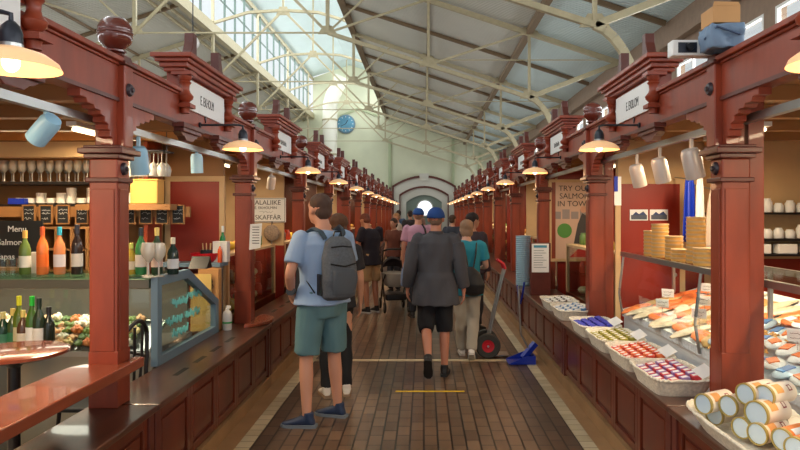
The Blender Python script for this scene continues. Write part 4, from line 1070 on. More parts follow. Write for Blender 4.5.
# ---- farther right: plates, menu stand, poster
t = thing('plate_stack', 'tall column of pale blue paper plates on the right counter', 'plates', (1.42, 9.2, .6))
t.location = (1.42, 9.15, .6)
b = B(); pr = [(0, 0)]
for i in range(26): pr += [(.098, i*.0275+.002), (.112, i*.0275+.022)]
pr.append((0, 26*.0275)); b.lathe((0, 0, 0), pr, 26); b.build('plates', cmat((176, 208, 222), .6), t)
t = thing('menu_stand', 'dark wooden stand with a white printed menu sheet on the right', 'menu', (1.47, 8.05, .6))
B().box(-.125, .125, .0, .1, 0, .66).build('stand', 'wood_dark', t, bevel=.004)
B().box(-.115, .10, -.004, .0, .29, .65).build('menu_sheet', 'paper', t)
B().box(-.09, .075, -.005, -.004, .60, .63).build('heading', cmat((70, 150, 180)), t)
b = B()
for i in range(8): b.box(-.09, .04+.03*math.sin(i*2), -.005, -.004, .56-i*.03, .566-i*.03)
b.build('menu_text', cmat((120, 130, 135)), t)
t = thing('framed_poster', 'framed poster reading TRY OUR SALMON IN TOWN on the red partition', 'poster', (2.04, 8.745, 1.535))
B().box(-.31, .31, .0, .015, -.53, .53).build('print', cmat((206, 170, 146), .5), t)
f = B()
for q in ((-.34, -.3, -.56, .56), (.3, .34, -.56, .56), (-.3, .3, -.56, -.52), (-.3, .3, .52, .56)): f.box(q[0], q[1], -.02, .02, q[2], q[3])
f.build('frame', 'creamwood', t)
text('TRY OUR\nSALMON\nIN TOWN', .105, 'text', t, (.02, -.002, .33), (PI/2, 0, 0), sx=1.0)
for i in range(4): B().box(-.27+i*.12, -.17+i*.12, -.002, 0, .02, .12+.03*(i % 2)).build('printed_building', cmat((150, 136, 130)), t)
B().lathe((-.12, 0, -.14), [(0, -.003), (.1, -.003), (.1, 0), (0, 0)], 24, 'y').build('printed_oval', cmat((80, 140, 60)), t)
B().prism([(.0, -.35), (.16, -.3), (.2, .05), (.12, .1), (.06, -.05)], 'y', -.004, 0).build('printed_coat', cmat((66, 62, 60)), t)
B().lathe((.14, 0, .15), [(0, -.005), (.045, -.005), (.045, 0), (0, 0)], 16, 'y').build('printed_face', cmat((206, 150, 120)), t)
B().prism([(-.05, -.5), (.28, -.5), (.28, -.2), (.1, -.36)], 'y', -.003, 0).build('printed_red_cloth', cmat((200, 50, 50)), t)
# ---- goods in the farther stalls
def vitrine(S):
    t = thing('glass_vitrine', 'x', 'display case')
    B().box(-.62, -.32, -S/2+.3, S/2-.3, .0, .6).build('base', 'panel', t)
    f = B()
    for y in (-S/2+.3, S/2-.34): 
        for x in (-.36, -.62): f.box(x, x+.04, y, y+.04, .6, 1.2)
    f.box(-.62, -.32, -S/2+.3, S/2-.3, 1.2, 1.23)
    f.build('frame', 'creamwood', t)
    B().box(-.335, -.33, -S/2+.34, S/2-.34, .61, 1.2).build('glass', 'glass', t)
    B().box(-.6, -.36, -S/2+.34, S/2-.34, .86, .872).build('shelf', 'glass', t)
    return t
GC = [((226, 160, 60), 'amber'), ((206, 70, 40), 'red'), ((236, 214, 160), 'cream'), ((120, 60, 30), 'brown'), ((230, 190, 60), 'yellow'), ((90, 120, 60), 'green')]
gp = []
for i, (c, l) in enumerate(GC):
    b = B().lathe((0, 0, 0), [(.045, 0), (.05, .01), (.05, .11), (.035, .13), (.035, .15), (0, .15)], 14) if i % 2 else B().ball((0, 0, .05), (.09, .07, .05), 12, 8)
    gp.append(b.build('jar' if i % 2 else 'bread_loaf', cmat(c, .4), smooth=True))
gu = set()
for side in 'LR':
    s = SIDE[side]; v0 = None; sw = side_word(side); sg = -1 if side == 'L' else 1
    for k in range(2, NB):
        ym = s['Y']+s['S']*k-s['S']/2
        if v0 is None: v = v0 = vitrine(s['S'])
        else: v = dup(v0, (0, 0, 0))
        v.location = (s['X'], ym, 0); v.rotation_euler.z = s['rz']; v['group'] = 'glass vitrines in the farther stalls'
        v['label'] = 'glass vitrine with cream frame in the %s %s stall' % (ORD[k], sw)
        for r, z in enumerate((.6005, .8725, 1.2305)):
            for q in range(6 if k < 7 else 3):
                i = R.randrange(6)
                if i not in gu: o = gp[i]; gu.add(i)
                else: o = gp[i].copy(); COL.objects.link(o)
                o.location = (s['X']+sg*.48, ym-.75+q*.3*(1 if k < 7 else 2), z); o.rotation_euler.z = PI/2
                nm = 'jar' if i % 2 else 'bread loaf'
                tag(o, '%s %s %s in the %s %s stall' % (GC[i][1], nm, ['at the bottom', 'on the middle shelf', 'on top'][r]+' of the vitrine', ORD[k], sw), nm, '%s %s goods in the %s %s stall' % (GC[i][1], nm, ORD[k], sw))
        # wall shelf high at the partition
# popcorn-yellow snacks seen in the third left stall case
b = B()
for i in range(300): b.ball((-1.62-.47+R.uniform(-.09, .09), 6.95+R.uniform(-.4, .4), .625+abs(R.gauss(0, .03))), .018, 5, 4)
o = b.build('snack_pile', cmat((236, 196, 90), .5), smooth=True); tag(o, 'pile of yellow snacks in the bottom of the third left vitrine', 'snacks', kind='stuff')
# ---- clutter on top of the right beam
t = thing('projector', 'white box-shaped device with a dark lens lying across the first right column top', 'device', (1.53, 3.455, 2.4755))
B().box(-.2, .2, -.03, .045, .0, .085).build('housing', 'white', t, bevel=.006)
B().box(-.17, -.07, -.034, -.03, .015, .07).build('front_plate', 'iron', t); B().lathe((-.11, -.034, .045), [(0, -.02), (.018, -.02), (.022, 0), (0, 0)], 18, 'y').build('lens', 'black', t)
t = thing('blue_bag', 'crumpled blue-grey bag heaped under the cardboard box', 'bag', (1.545, 3.34, 2.478))
b = B().box(-.085, .085, -.09, .07, .0, .12).ball((0, 0, .05), (.1, .10, .05), 14, 10).ball((.05, -.05, .09), (.05, .06, .035), 12, 8).ball((-.06, -.02, .07), (.05, .07, .04), 12, 8)
bake(b, 'bag', cmat((108, 132, 158), .5), t, .010, 2, .02, 18)
B().tube([(-.1, -.04, .05), (-.06, -.1, .10), (.05, -.105, .06), (.1, -.06, .1)], .006, 6).build('strap', cmat((60, 80, 110), .5), t, smooth=True)
t = thing('cardboard_box', 'brown cardboard box on the blue bag above the first right column', 'box', (1.55, 3.34, 2.605))
B().box(-.075, .065, -.075, .07, 0, .085).build('carton', 'kraft', t, bevel=.003)
B().prism([(-.075, .085), (.065, .085), (.055, .105), (-.07, .108)], 'y', -.075, -.072).build('flap', 'kraft', t)
area('bar_fill_light', (-3.1, 5.35, 2.22), (math.radians(-25), 0, 0), 1.4, .1, 22, (1, .78, .5))  # added fill so the back bar glasses look brightly lit
pk = B().box(-.09, .09, -.05, .05, 0, .09).build('white_parcel', 'paper', bevel=.01); first = True
for i in range(4):
    q = pk if first else pk.copy()
    if not first: COL.objects.link(q)
    first = False; q.location = (2.85+i*.24, 5.9, 1.26); tag(q, 'white parcel on the lowest board of the dark right shelf', 'parcel', 'white parcels on the right shelf')
o = B().box(-.68, .36, -.12, .12, 1.24, 1.259).build('parcel_board', 'black', loc=(3.4, 5.94, 0)); tag(o, 'dark board carrying white parcels below the jar shelf', 'shelf')
# ================================================================= PEOPLE (each faces +y in its own frame)
def V(*a): return Vector(a)
BASE = dict(pel=V(0, 0, .95), wst=V(0, .0, 1.08), cst=V(0, 0, 1.28), nck=V(0, -.02, 1.485), hed=V(0, .025, 1.635),
            hipL=V(-.09, 0, .93), kneeL=V(-.10, .01, .50), ankL=V(-.10, -.03, .09), hipR=V(.09, 0, .93), kneeR=V(.10, .01, .50), ankR=V(.10, -.03, .09),
            shL=V(-.185, -.01, 1.435), elL=V(-.235, -.03, 1.13), wrL=V(-.245, .05, .88), shR=V(.185, -.01, 1.435), elR=V(.235, -.03, 1.13), wrR=V(.245, .05, .88),
            footL=V(-.03, .2, -.06), footR=V(.03, .2, -.06), handL=V(0, .03, -1), handR=V(0, .03, -1), look=V(0, 1, 0))
def limb(b, pts, rad, n=14, g=0.0):
    # smooth path with interpolated points so that joints stay round
    P = []; Q = []
    for i in range(len(pts)-1):
        for k in range(5):
            u = k/5; P.append(pts[i].lerp(pts[i+1], u)); Q.append(rad[i]*(1-u)+rad[i+1]*u+g)
    P.append(pts[-1]); Q.append(rad[-1]+g)
    P2 = [P[0]]+[(P[i-1]+P[i]*2+P[i+1])/4 for i in range(1, len(P)-1)]+[P[-1]]
    b.tube(P2, Q, n)
def torso(b, j, W, g=0.0, lo=0.0, belly=0.0, fl=0.0):
    """rings from the crotch to the neck; W scales widths"""
    lat = (j['shR']-j['shL']); lat.z *= .6; lat.normalize()
    hl = (j['hipR']-j['hipL']).normalized()
    up = (j['cst']-j['pel']).normalized()
    fw = up.cross(lat)*-1; fw = lat.cross(up)*-1 if False else up.cross(lat)
    fh = up.cross(hl)
    pel, wst, cst, nck = j['pel'], j['wst'], j['cst'], j['nck']
    rs = [(pel-up*(.10+lo), hl*((.150 if not fl else .185)*W+g+fl), fh*((.095 if not fl else .128)*W+g+fl))]+([(pel-up*.02, hl*(.172*W+g+fl*.9), fh*(.118*W+g+fl*.9))] if lo > -.06 else [])+[(pel.lerp(wst, .6), hl*(.160*W+g+fl*.5), fh*(.112*W+belly+g+fl*.5)),
          (wst, (hl+lat).normalized()*(.150*W+g), fw*(.108*W+belly+g)), (wst.lerp(cst, .5), lat*(.160*W+g), fw*(.112*W+belly*.6+g)), (cst, lat*(.178*W+g), fw*(.122*W+g)),
          (cst.lerp(nck, .5), lat*(.185*W+g), fw*(.112*W+g)), (cst.lerp(nck, .82), lat*(.15*W+g), fw*(.085*W+g)), (nck, lat*(.068+g*.8), fw*(.062+g*.8))]
    b.loft(rs, 22)
    for s_ in ('L', 'R'): b.ball(j['sh'+s_]-up*.012, (.054*W+g*.7, .056*W+g*.7, .052*W+g*.7), 14, 10)
    return fw, lat
def head_frame(j):
    f = j['look'].normalized(); up = (j['hed']-j['nck']).normalized()
    up = (V(0, 0, 1)*.7+up*.3).normalized(); r = f.cross(up).normalized(); u = r.cross(f).normalized()
    return Matrix((r, f, u)).transposed().to_4x4()
def head(b, j):
    Rm = head_frame(j); h = j['hed']; at_ = lambda x, y, z: h+(Rm @ V(x, y, z))
    b.ball(at_(0, -.012, .03), (.080, .100, .092), 20, 14, Rm); b.ball(at_(0, .022, -.03), (.062, .072, .088), 18, 12, Rm)
    b.ball(at_(0, .062, -.085), (.03, .026, .022), 12, 8, Rm)             # chin
    b.loft([(at_(0, .085, .022), Rm.to_3x3() @ V(.009, 0, 0), Rm.to_3x3() @ V(0, .012, 0)), (at_(0, .102, -.012), Rm.to_3x3() @ V(.014, 0, 0), Rm.to_3x3() @ V(0, .016, 0)), (at_(0, .098, -.03), Rm.to_3x3() @ V(.017, 0, 0), Rm.to_3x3() @ V(0, .014, 0))], 10)
    b.ball(at_(0, .088, -.058), (.024, .012, .010), 10, 8, Rm)
    for s_ in (-1, 1): b.ball(at_(s_*.079, -.006, -.005), (.012, .02, .034), 10, 8, Rm); b.ball(at_(s_*.035, .07, .035), (.022, .014, .008), 8, 6, Rm)
    b.tube([j['nck']-V(0, 0, .04), j['nck'].lerp(h, .35), h+(Rm @ V(0, -.01, -.05))], [.066, .056, .056], 14)
def hand(b, wr, d, side, curl=.35, sc=1.0):
    d = d.normalized(); s_ = -1 if side == 'L' else 1
    fwd = V(0, 1, 0); fwd = (fwd-d*fwd.dot(d)).normalized()          # thumb side
    inn = d.cross(fwd)*1.0
    if inn.x*s_ > 0: inn = -inn                                       # palm faces the body
    pal = wr+d*.085*sc
    b.loft([(wr-d*.01, fwd*.027, inn*.022), (wr+d*.03, fwd*.034, inn*.017), (wr+d*.06, fwd*.042, inn*.015), (pal, fwd*.041, inn*.013), (pal+d*.008, fwd*.034, inn*.010)], 12)
    for i, (o, L) in enumerate(((.031, .072), (.011, .082), (-.010, .076), (-.029, .060))):
        p0 = pal+fwd*o-d*.012; p1 = p0+d*(L*.5)+inn*(.004+curl*.02); p2 = p1+d*(L*.32)+inn*(L*curl*.45); p3 = p2+d*(L*.15)+inn*(L*curl*.6)
        b.tube([p0, p1, p2, p3], [.0098, .0092, .0084, .0066], 8)
    t0 = wr+d*.03+fwd*.026; t1 = t0+d*.03+fwd*.026+inn*.008; t2 = t1+d*.03+fwd*.006+inn*.012
    b.tube([t0-fwd*.01, t0, t1, t2], [.014, .0135, .011, .008], 8)
def person(label, loc, rz, H, pose, skin, top, bottom, shoe, hairc, voxel=.010, W=1.0, belly=0.0, sleeve='short', legs='shorts', cap=None, hair='short', hem=0.0, name='person', nzs=1.0, legw=1.0, flare=.018):
    k = H/1.78
    j = {a: (v.copy()) for a, v in BASE.items()}
    for a, v in pose.items(): j[a] = V(*v)
    t = thing(name, label, 'person', loc, rz); t.scale = (k, k, k)
    sk = cmat(skin, .5)
    b = B(); torso(b, j, W, 0, 0, belly); head(b, j)
    A = (.049, .040, .034, .026); 
    for s_ in 'LR':
        hip, kn, an = j['hip'+s_], j['knee'+s_], j['ank'+s_]
        limb(b, [hip, hip.lerp(kn, .35), kn, kn.lerp(an, .3), an], [.086*W, .076*W, .052, .054, .034])
        sh, el, wr = j['sh'+s_], j['el'+s_], j['wr'+s_]
        limb(b, [sh, sh.lerp(el, .4), el, el.lerp(wr, .3), wr], [.052, .047, .038, .038, .025], 12)
        hand(b, wr, j['hand'+s_], s_)
        f = j['foot'+s_]; b.tube([an+V(0, 0, .02), an-V(0, 0, .03), an-V(0, 0, .035)+f*.6], [.033, .036, .028], 10)
    bake(b, 'body', sk, t, voxel, 3)
    # shoes: sole and upper
    for s_ in 'LR':
        an = j['ank'+s_]; f = j['foot'+s_]; fl = f.copy(); L = fl.length; d = fl.normalized(); r = d.cross(V(0, 0, 1)).normalized(); u = r.cross(d).normalized()
        heel = an-d*.045; base = heel-u*.062 if abs(f.z) > .1 else V(heel.x, heel.y, .03)
        if abs(f.z) <= .1: d = V(d.x, d.y, 0).normalized(); u = V(0, 0, 1)
        up = B().loft([(base-d*.02+u*.0, r*.02, u*.02), (base+d*.0+u*.022, r*.037, u*.045), (base+d*.07+u*.022, r*.042, u*.042), (base+d*.14+u*.006, r*.045, u*.03), (base+d*.2-u*.004, r*.04, u*.02), (base+d*.235-u*.006, r*.02, u*.012)], 16)
        up.tube([base+d*.03+u*.03, base+d*.03+u*.085], [.042, .040], 14)
        o = bake(up, 'shoe', cmat(shoe[0], .6), t, .008, 2)
        sp = [(-.035, -.03), (.0, -.04), (.09, -.040), (.16, -.048), (.215, -.04), (.242, -.015), (.24, .02), (.2, .044), (.14, .046), (.06, .038), (0, .038), (-.035, .028)]
        sb = B(); v0 = [sb.bm.verts.new(base+d*x+r*y-u*.03) for x, y in sp]; v1 = [sb.bm.verts.new(base+d*x*1.01+r*y*1.03-u*.006) for x, y in sp]
        sb.bm.faces.new(v0[::-1]); sb.bm.faces.new(v1); n = len(sp)
        for i in range(n): sb.bm.faces.new((v0[i], v0[(i+1) % n], v1[(i+1) % n], v1[i]))
        sb.build('sole', cmat(shoe[1], .6), o)
    # trousers or shorts
    b = B(); g = .014
    torso_l = {**j}
    hl = (j['hipR']-j['hipL']).normalized(); up_ = (j['cst']-j['pel']).normalized(); fh = up_.cross(hl)
    b.loft([(j['pel']-up_*.13, hl*(.145*W+g), fh*(.1*W+g)), (j['pel']-up_*.03, hl*(.176*W+g), fh*(.124*W+g)), (j['pel'].lerp(j['wst'], .6), hl*(.165*W+g), fh*(.116*W+belly+g))], 22)
    for s_ in 'LR':
        hip, kn, an = j['hip'+s_], j['knee'+s_], j['ank'+s_]
        if legs == 'shorts':
            e = hip.lerp(kn, .9); limb(b, [hip, hip.lerp(kn, .4), e], [.092*W, .09*W*legw, .086*W*legw], 16, .008)
        elif legs == 'long_shorts':
            e = kn.lerp(an, .12); limb(b, [hip, hip.lerp(kn, .4), kn, e], [.094*W, .092*W*legw, .084*W*legw, .08*legw], 16, .008)
        else:
            e = an+V(0, 0, .0); limb(b, [hip, hip.lerp(kn, .4), kn, kn.lerp(an, .5), e], [.092*W, .088*W*legw, .074*W*legw, .068*legw, .062*legw], 16, .004)
    bake(b, {'shorts': 'shorts', 'long_shorts': 'shorts', 'long': 'trousers'}[legs], cmat(bottom, .85), t, voxel*1.05, 2, .012*nzs, 13)
    # shirt
    b = B(); torso(b, j, W, .016, hem, belly, flare)
    for s_ in 'LR':
        sh, el, wr = j['sh'+s_], j['el'+s_], j['wr'+s_]
        if sleeve == 'short': limb(b, [sh, sh.lerp(el, .3), sh.lerp(el, .72)], [.060, .064, .066], 14, .004)
        else: limb(b, [sh, sh.lerp(el, .4), el, el.lerp(wr, .5), el.lerp(wr, .96)], [.060, .058, .052, .046, .040], 14, .006)
    sh_o = bake(b, 'shirt', cmat(top, .85), t, voxel*1.05, 2, .014*nzs, 11)
    # collar
    nk = j['nck']; 
    Rm = head_frame(j)
    at_ = lambda x, y, z: j['hed']+(Rm @ V(x, y, z))
    if hair != 'none':
        b = B()
        if hair == 'short':
            b.ball(at_(0, -.022, .046), (.083, .096, .083), 22, 16, Rm); b.ball(at_(0, -.056, -.01), (.070, .056, .07), 16, 12, Rm)
        elif hair == 'bob':
            b.ball(at_(0, -.022, .044), (.09, .104, .086), 22, 16, Rm); b.ball(at_(0, -.05, -.03), (.082, .066, .085), 16, 12, Rm)
        elif hair == 'long':
            b.ball(at_(0, -.022, .044), (.09, .104, .086), 22, 16, Rm); b.ball(at_(0, -.06, -.08), (.08, .06, .15), 16, 12, Rm)
        elif hair == 'trim':
            b.ball(at_(0, -.024, .034), (.079, .09, .07), 22, 16, Rm); b.ball(at_(0, -.05, -.02), (.066, .05, .055), 16, 12, Rm)
        bake(b, 'hair', cmat(hairc, .75), t, .008, 1, .006, 45)
    if cap:
        b = B(); n = 24; rows = []
        for q in range(8):
            a = q/7*PI/2; rr = math.cos(a)**.8 if q < 7 else 0.001; zz = math.sin(a)
            rows.append([b.bm.verts.new(at_(.097*rr*math.cos(2*PI*i/n), -.014+.118*rr*math.sin(2*PI*i/n), .012+.112*zz)) for i in range(n)])
        for a_, c_ in zip(rows, rows[1:]):
            for i in range(n): b.bm.faces.new((a_[i], a_[(i+1) % n], c_[(i+1) % n], c_[i]))
        c = b.build('cap', cmat(cap, .8), t, smooth=True); md = c.modifiers.new('s', 'SOLIDIFY'); md.thickness = .004
        br = B(); top_ = [at_(.085*math.sin(a_), .075+.075*math.cos(a_)*1.0, .025-.018*abs(math.sin(a_))) for a_ in [(-PI/2+PI*i/12) for i in range(13)]]
        v0 = [br.bm.verts.new(p) for p in top_]; v1 = [br.bm.verts.new(p+V(0, 0, .006)) for p in top_]
        br.bm.faces.new(v0); br.bm.faces.new(v1[::-1])
        for i in range(13): br.bm.faces.new((v0[i], v0[(i+1) % 13], v1[(i+1) % 13], v1[i]))
        br.build('brim', cmat(cap, .8), c)
    # eyes
    for s_ in (-1, 1): B().ball(at_(s_*.03, .077, .012), (.012, .008, .007), 8, 6).build('eye', cmat((40, 34, 32), .3), t, smooth=True)
    return t, j
def wearing(o, t, nm=None):
    o.parent = t; return o
# --- man with the grey backpack
P1, J = person('man in light blue T-shirt and teal shorts wearing a grey backpack', (-.79, 5.0, 0), .58, 1.80,
    dict(footL=(-.15, .12, -.05), footR=(-.12, .15, -.05), hipL=(-.09, 0, .93), kneeL=(-.13, .02, .5), ankL=(-.15, -.04, .09), kneeR=(.12, .05, .5), ankR=(.155, .06, .09),
         elL=(-.29, -.05, 1.16), wrL=(-.215, .10, .98), handL=(.3, .5, -.55), elR=(.25, .0, 1.15), wrR=(.2, .2, 1.02), handR=(-.2, .8, .1), look=(-.25, 1, .02), hed=(-.02, .03, 1.64)),
    (206, 150, 124), (150, 178, 214), (92, 128, 136), ((34, 52, 84), (120, 130, 140)), (74, 54, 44), .009, 1.06, 0, hem=-.07, hair='short')
t = thing('backpack', 'grey backpack with dark straps on the man in light blue', 'backpack', P1.location, .58); t.scale = P1.scale
b = B().loft([((.045, -.165, .96), (.09, 0, 0), (0, .045, 0)), ((.045, -.19, .99), (.135, 0, 0), (0, .075, 0)), ((.045, -.205, 1.12), (.145, 0, 0), (0, .09, 0)), ((.045, -.19, 1.28), (.135, 0, 0), (0, .08, 0)), ((.045, -.17, 1.40), (.105, 0, 0), (0, .06, 0)), ((.045, -.16, 1.44), (.05, 0, 0), (0, .03, 0))], 24)
bake(b, 'bag_body', cmat((92, 98, 106), .9, var=.15, scale=60), t, .010, 3, .006, 12)
B().loft([((.045, -.268, 1.01), (.085, 0, 0), (0, .02, 0)), ((.045, -.292, 1.1), (.1, 0, 0), (0, .024, 0)), ((.045, -.284, 1.18), (.095, 0, 0), (0, .02, 0)), ((.045, -.27, 1.2), (.08, 0, 0), (0, .01, 0))], 20).build('front_pocket', cmat((80, 86, 94), .9), t, smooth=True)
B().tube([(-.06, -.27, 1.24), (.045, -.295, 1.22), (.15, -.27, 1.24)], .006, 6).build('zip', 'black', t, smooth=True)
B().tube([(-.04, -.235, 1.36), (.045, -.25, 1.37), (.13, -.235, 1.36)], .005, 6).build('zip', 'black', t, smooth=True)
B().box(-.105, -.09, -.2, -.12, 1.0, 1.16).build('side_pocket', 'black', t, bevel=.006)
for s_ in (-1, 1):
    x = .095*s_+.02
    B().tube([(x*.6, -.15, 1.42), (x, -.13, 1.475), (x+.015*s_, -.05, 1.497), (x+.02*s_, .06, 1.465), (x+.03*s_, .13, 1.38)], [.03, .034, .034, .034, .03], 10, .35).build('shoulder_strap', cmat((60, 78, 92), .8), t, smooth=True)
    B().tube([(x+.03*s_, .13, 1.38), (x+.07*s_, .10, 1.26), (x+.095*s_, .0, 1.15), (x+.05*s_, -.13, 1.02)], [.012, .01, .01, .01], 8, .5).build('lower_strap', 'black', t, smooth=True)
B().tube([(.01, -.165, 1.44), (.02, -.17, 1.475), (.07, -.17, 1.475), (.08, -.165, 1.44)], .007, 6).build('grab_handle', 'black', t, smooth=True)
B().tube([(-.255, .02, 1.028), (-.235, .055, 1.022)], [.034, .034], 14).build('wrist_watch', 'black', t)
for c in list(bpy.data.objects):
    if c.name.startswith('wrist_watch'): c.parent = P1
for s_ in (-1, 1):
    pass
# --- woman mostly hidden behind him, black clothes and a dark bag
P2, J = person('person in black trousers mostly hidden behind the man with the backpack', (-.79, 5.75, 0), .25, 1.64,
    dict(look=(-.2, 1, 0), hed=(.02, .025, 1.645)), (214, 160, 132), (40, 40, 46), (26, 28, 34), ((225, 222, 218), (150, 130, 110)), (90, 60, 40), .012, .92, 0, sleeve='short', legs='long', hair='bob', legw=.8)
t = thing('shoulder_bag', 'black bag hanging at the hidden woman left of the backpack man', 'bag', (-1.04, 5.62, .93))
B().prism([(-.09, 0), (.09, 0), (.075, .26), (-.075, .26)], 'y', -.04, .04).build('bag_body', 'black', t, bevel=.012); B().tube([(-.06, 0, .26), (-.03, .02, .36), (.03, .02, .36), (.06, 0, .26)], .008, 8).build('strap', 'black', t, smooth=True)
# --- main man in dark grey shirt
P5, J = person('man in loose dark grey shirt, black shorts and blue cap walking away', (.12, 6.45, 0), -.04, 1.72,
    dict(pel=(0, 0, .94), kneeL=(-.10, -.02, .50), ankL=(-.07, -.30, .24), footL=(.0, .13, -.17), kneeR=(.09, .03, .5), ankR=(.09, .0, .09), footR=(.02, .2, -.05),
         elL=(-.27, -.04, 1.12), wrL=(-.30, .06, .90), elR=(.26, -.05, 1.12), wrR=(.29, .02, .88), look=(.05, 1, .03), nck=(0, .0, 1.485), hed=(0, .04, 1.63)),
    (198, 134, 108), (74, 74, 80), (26, 27, 32), ((28, 28, 32), (36, 36, 38)), (120, 96, 80), 0.010, 1.1, .01, sleeve='short', legs='long_shorts', cap=(26, 70, 140), hair='trim', hem=.10, nzs=1.4, legw=.86, flare=.03)
# grey-blue inner sleeves of the shirt
for s_, p in (('L', [(-.215, -.015, 1.38), (-.27, -.04, 1.12), (-.30, .05, .93)]), ('R', [(.215, -.015, 1.38), (.26, -.05, 1.12), (.288, .015, .92)])):
    b = B(); limb(b, [V(*q) for q in p], [.07, .066, .058], 16, .006); bake(b, 'sleeve', cmat((74, 74, 80), .85), P5, .011, 2, .012, 12)
b = B(); limb(b, [V(-.30, .0, 1.2), V(-.318, .0, 1.08), V(-.335, .05, .93)], [.03, .045, .042], 14); bake(b, 'sleeve_lining', cmat((116, 134, 168), .8), P5, .011, 2, .01, 12)
b = B().lathe((0, -.005, 1.45), [(.078, 0), (.082, .03), (.07, .055), (.066, .05), (.07, .02)], 20); b.build('collar', cmat((66, 66, 72), .85), P5, smooth=True)
# --- woman in teal with black bag
P6, J = person('woman in turquoise top and pale grey trousers with short light brown hair', (.48, 7.25, 0), -.1, 1.59,
    dict(kneeL=(-.07, .04, .5), ankL=(-.06, .16, .09), kneeR=(.09, .02, .5), ankR=(.07, -.12, .12), footR=(.0, .16, -.1), look=(-.1, 1, -.05), hed=(0, .05, 1.62), elR=(.25, .02, 1.16), wrR=(.19, .2, 1.12), handR=(-.3, .8, .1)),
    (210, 160, 136), (40, 138, 160), (176, 168, 154), ((228, 226, 224), (200, 196, 190)), (150, 118, 92), .012, 1.02, 0, sleeve='short', legs='long', hair='bob', hem=.06, nzs=1.5, legw=1.0)
t = thing('black_handbag', 'slouchy black bag on the back of the woman in turquoise', 'bag', P6.location, -.1); t.scale = P6.scale
b = B().loft([((.09, -.16, .80), (.05, 0, 0), (0, .03, 0)), ((.09, -.19, .84), (.13, 0, 0), (0, .06, 0)), ((.08, -.2, .95), (.155, 0, 0), (0, .07, 0)), ((.06, -.185, 1.08), (.12, 0, 0), (0, .05, 0)), ((.05, -.17, 1.16), (.05, 0, 0), (0, .02, 0))], 22)
bake(b, 'bag_body', cmat((28, 27, 30), .6), t, .012, 2, .01, 12)
B().tube([(.03, -.17, 1.14), (.0, -.15, 1.3), (-.06, -.1, 1.46), (-.08, .0, 1.485)], .012, 8, .5).build('strap', 'black', t, smooth=True)
B().tube([(.09, -.17, 1.14), (.12, -.15, 1.3), (.13, -.09, 1.45), (.13, .0, 1.475)], .012, 8, .5).build('strap', 'black', t, smooth=True)
# --- man in navy bending over, stroller
P3, J = person('man in dark navy shirt and beige shorts looking down beside a pushchair', (-.88, 10.55, 0), .75, 1.70,
    dict(nck=(0, .06, 1.45), hed=(0, .16, 1.575), look=(.0, 1, -.55), elL=(-.24, .05, 1.15), wrL=(-.14, .25, 1.12), handL=(.4, .8, .1), elR=(.24, .05, 1.15), wrR=(.12, .26, 1.13), handR=(-.4, .8, .1)),
    (196, 136, 108), (34, 32, 46), (176, 146, 106), ((30, 30, 36), (190, 190, 190)), (110, 60, 44), .014, 1.0, .01, sleeve='short', legs='shorts', hair='short', hem=.03)
# --- man in pink shirt with blue cap
P4, J = person('man in lilac pink shirt and blue cap further down the aisle', (-.09, 10.1, 0), .05, 1.74,
    dict(look=(-.1, 1, 0)), (206, 150, 126), (196, 150, 176), (40, 42, 52), ((40, 36, 36), (60, 56, 54)), (150, 120, 100), .014, 1.08, .01, sleeve='short', legs='long', cap=(30, 78, 150), hair='trim')
t = thing('sling_bag', 'small dark sling bag on the man in pink', 'bag', P4.location, .05); t.scale = P4.scale
B().ball((.1, -.18, 1.22), (.10, .05, .13), 16, 12).build('bag_body', 'black', t, smooth=True); B().tube([(.12, -.15, 1.32), (.1, -.14, 1.42), (.06, -.06, 1.49)], .014, 8).build('strap', 'black', t, smooth=True)
# --- distant visitors
person('dark-haired person just past the woman in turquoise by the right stalls', (.68, 9.0, 0), -.6, 1.66, dict(look=(.5, 1, -.1)), (190, 140, 116), (60, 46, 52), (40, 40, 50), ((40, 40, 40), (60, 60, 60)), (40, 30, 30), .016, .95, sleeve='long', legs='long', hair='long')
person('distant person in pale shirt near the left stalls', (-.68, 16.0, 0), 1.9, 1.66, dict(look=(-.2, 1, -.2)), (200, 150, 126), (206, 196, 190), (60, 60, 70), ((40, 40, 40), (60, 60, 60)), (170, 130, 90), .02, 1.0, legs='long')
person('distant person in dull brown-red top beside the left stalls', (-.62, 13.2, 0), 2.6, 1.55, dict(), (200, 150, 126), (104, 60, 52), (40, 44, 56), ((40, 40, 40), (60, 60, 60)), (60, 44, 36), .02, 1.0, legs='long', hair='bob')
person('distant person in dark coat in the middle of the aisle', (-.42, 19.5, 0), .2, 1.74, dict(), (200, 150, 126), (60, 56, 60), (40, 44, 56), ((40, 40, 40), (60, 60, 60)), (60, 44, 36), .02, 1.0, sleeve='long', legs='long')
person('distant person in blue shirt far down the left side', (-.85, 21.5, 0), .4, 1.76, dict(), (200, 150, 126), (80, 110, 150), (60, 60, 66), ((40, 40, 40), (60, 60, 60)), (60, 44, 36), .02, 1.0, legs='long')
person('tiny distant person before the portal', (-.2, 27.0, 0), .1, 1.72, dict(), (200, 150, 126), (150, 120, 110), (50, 50, 60), ((40, 40, 40), (60, 60, 60)), (80, 60, 46), .02, 1.0, legs='long')
person('small distant person in dark clothes beside the right stalls', (.62, 14.0, 0), -.5, 1.62, dict(), (200, 150, 126), (54, 60, 74), (50, 50, 60), ((40, 40, 40), (60, 60, 60)), (80, 60, 46), .02, .95, legs='long')
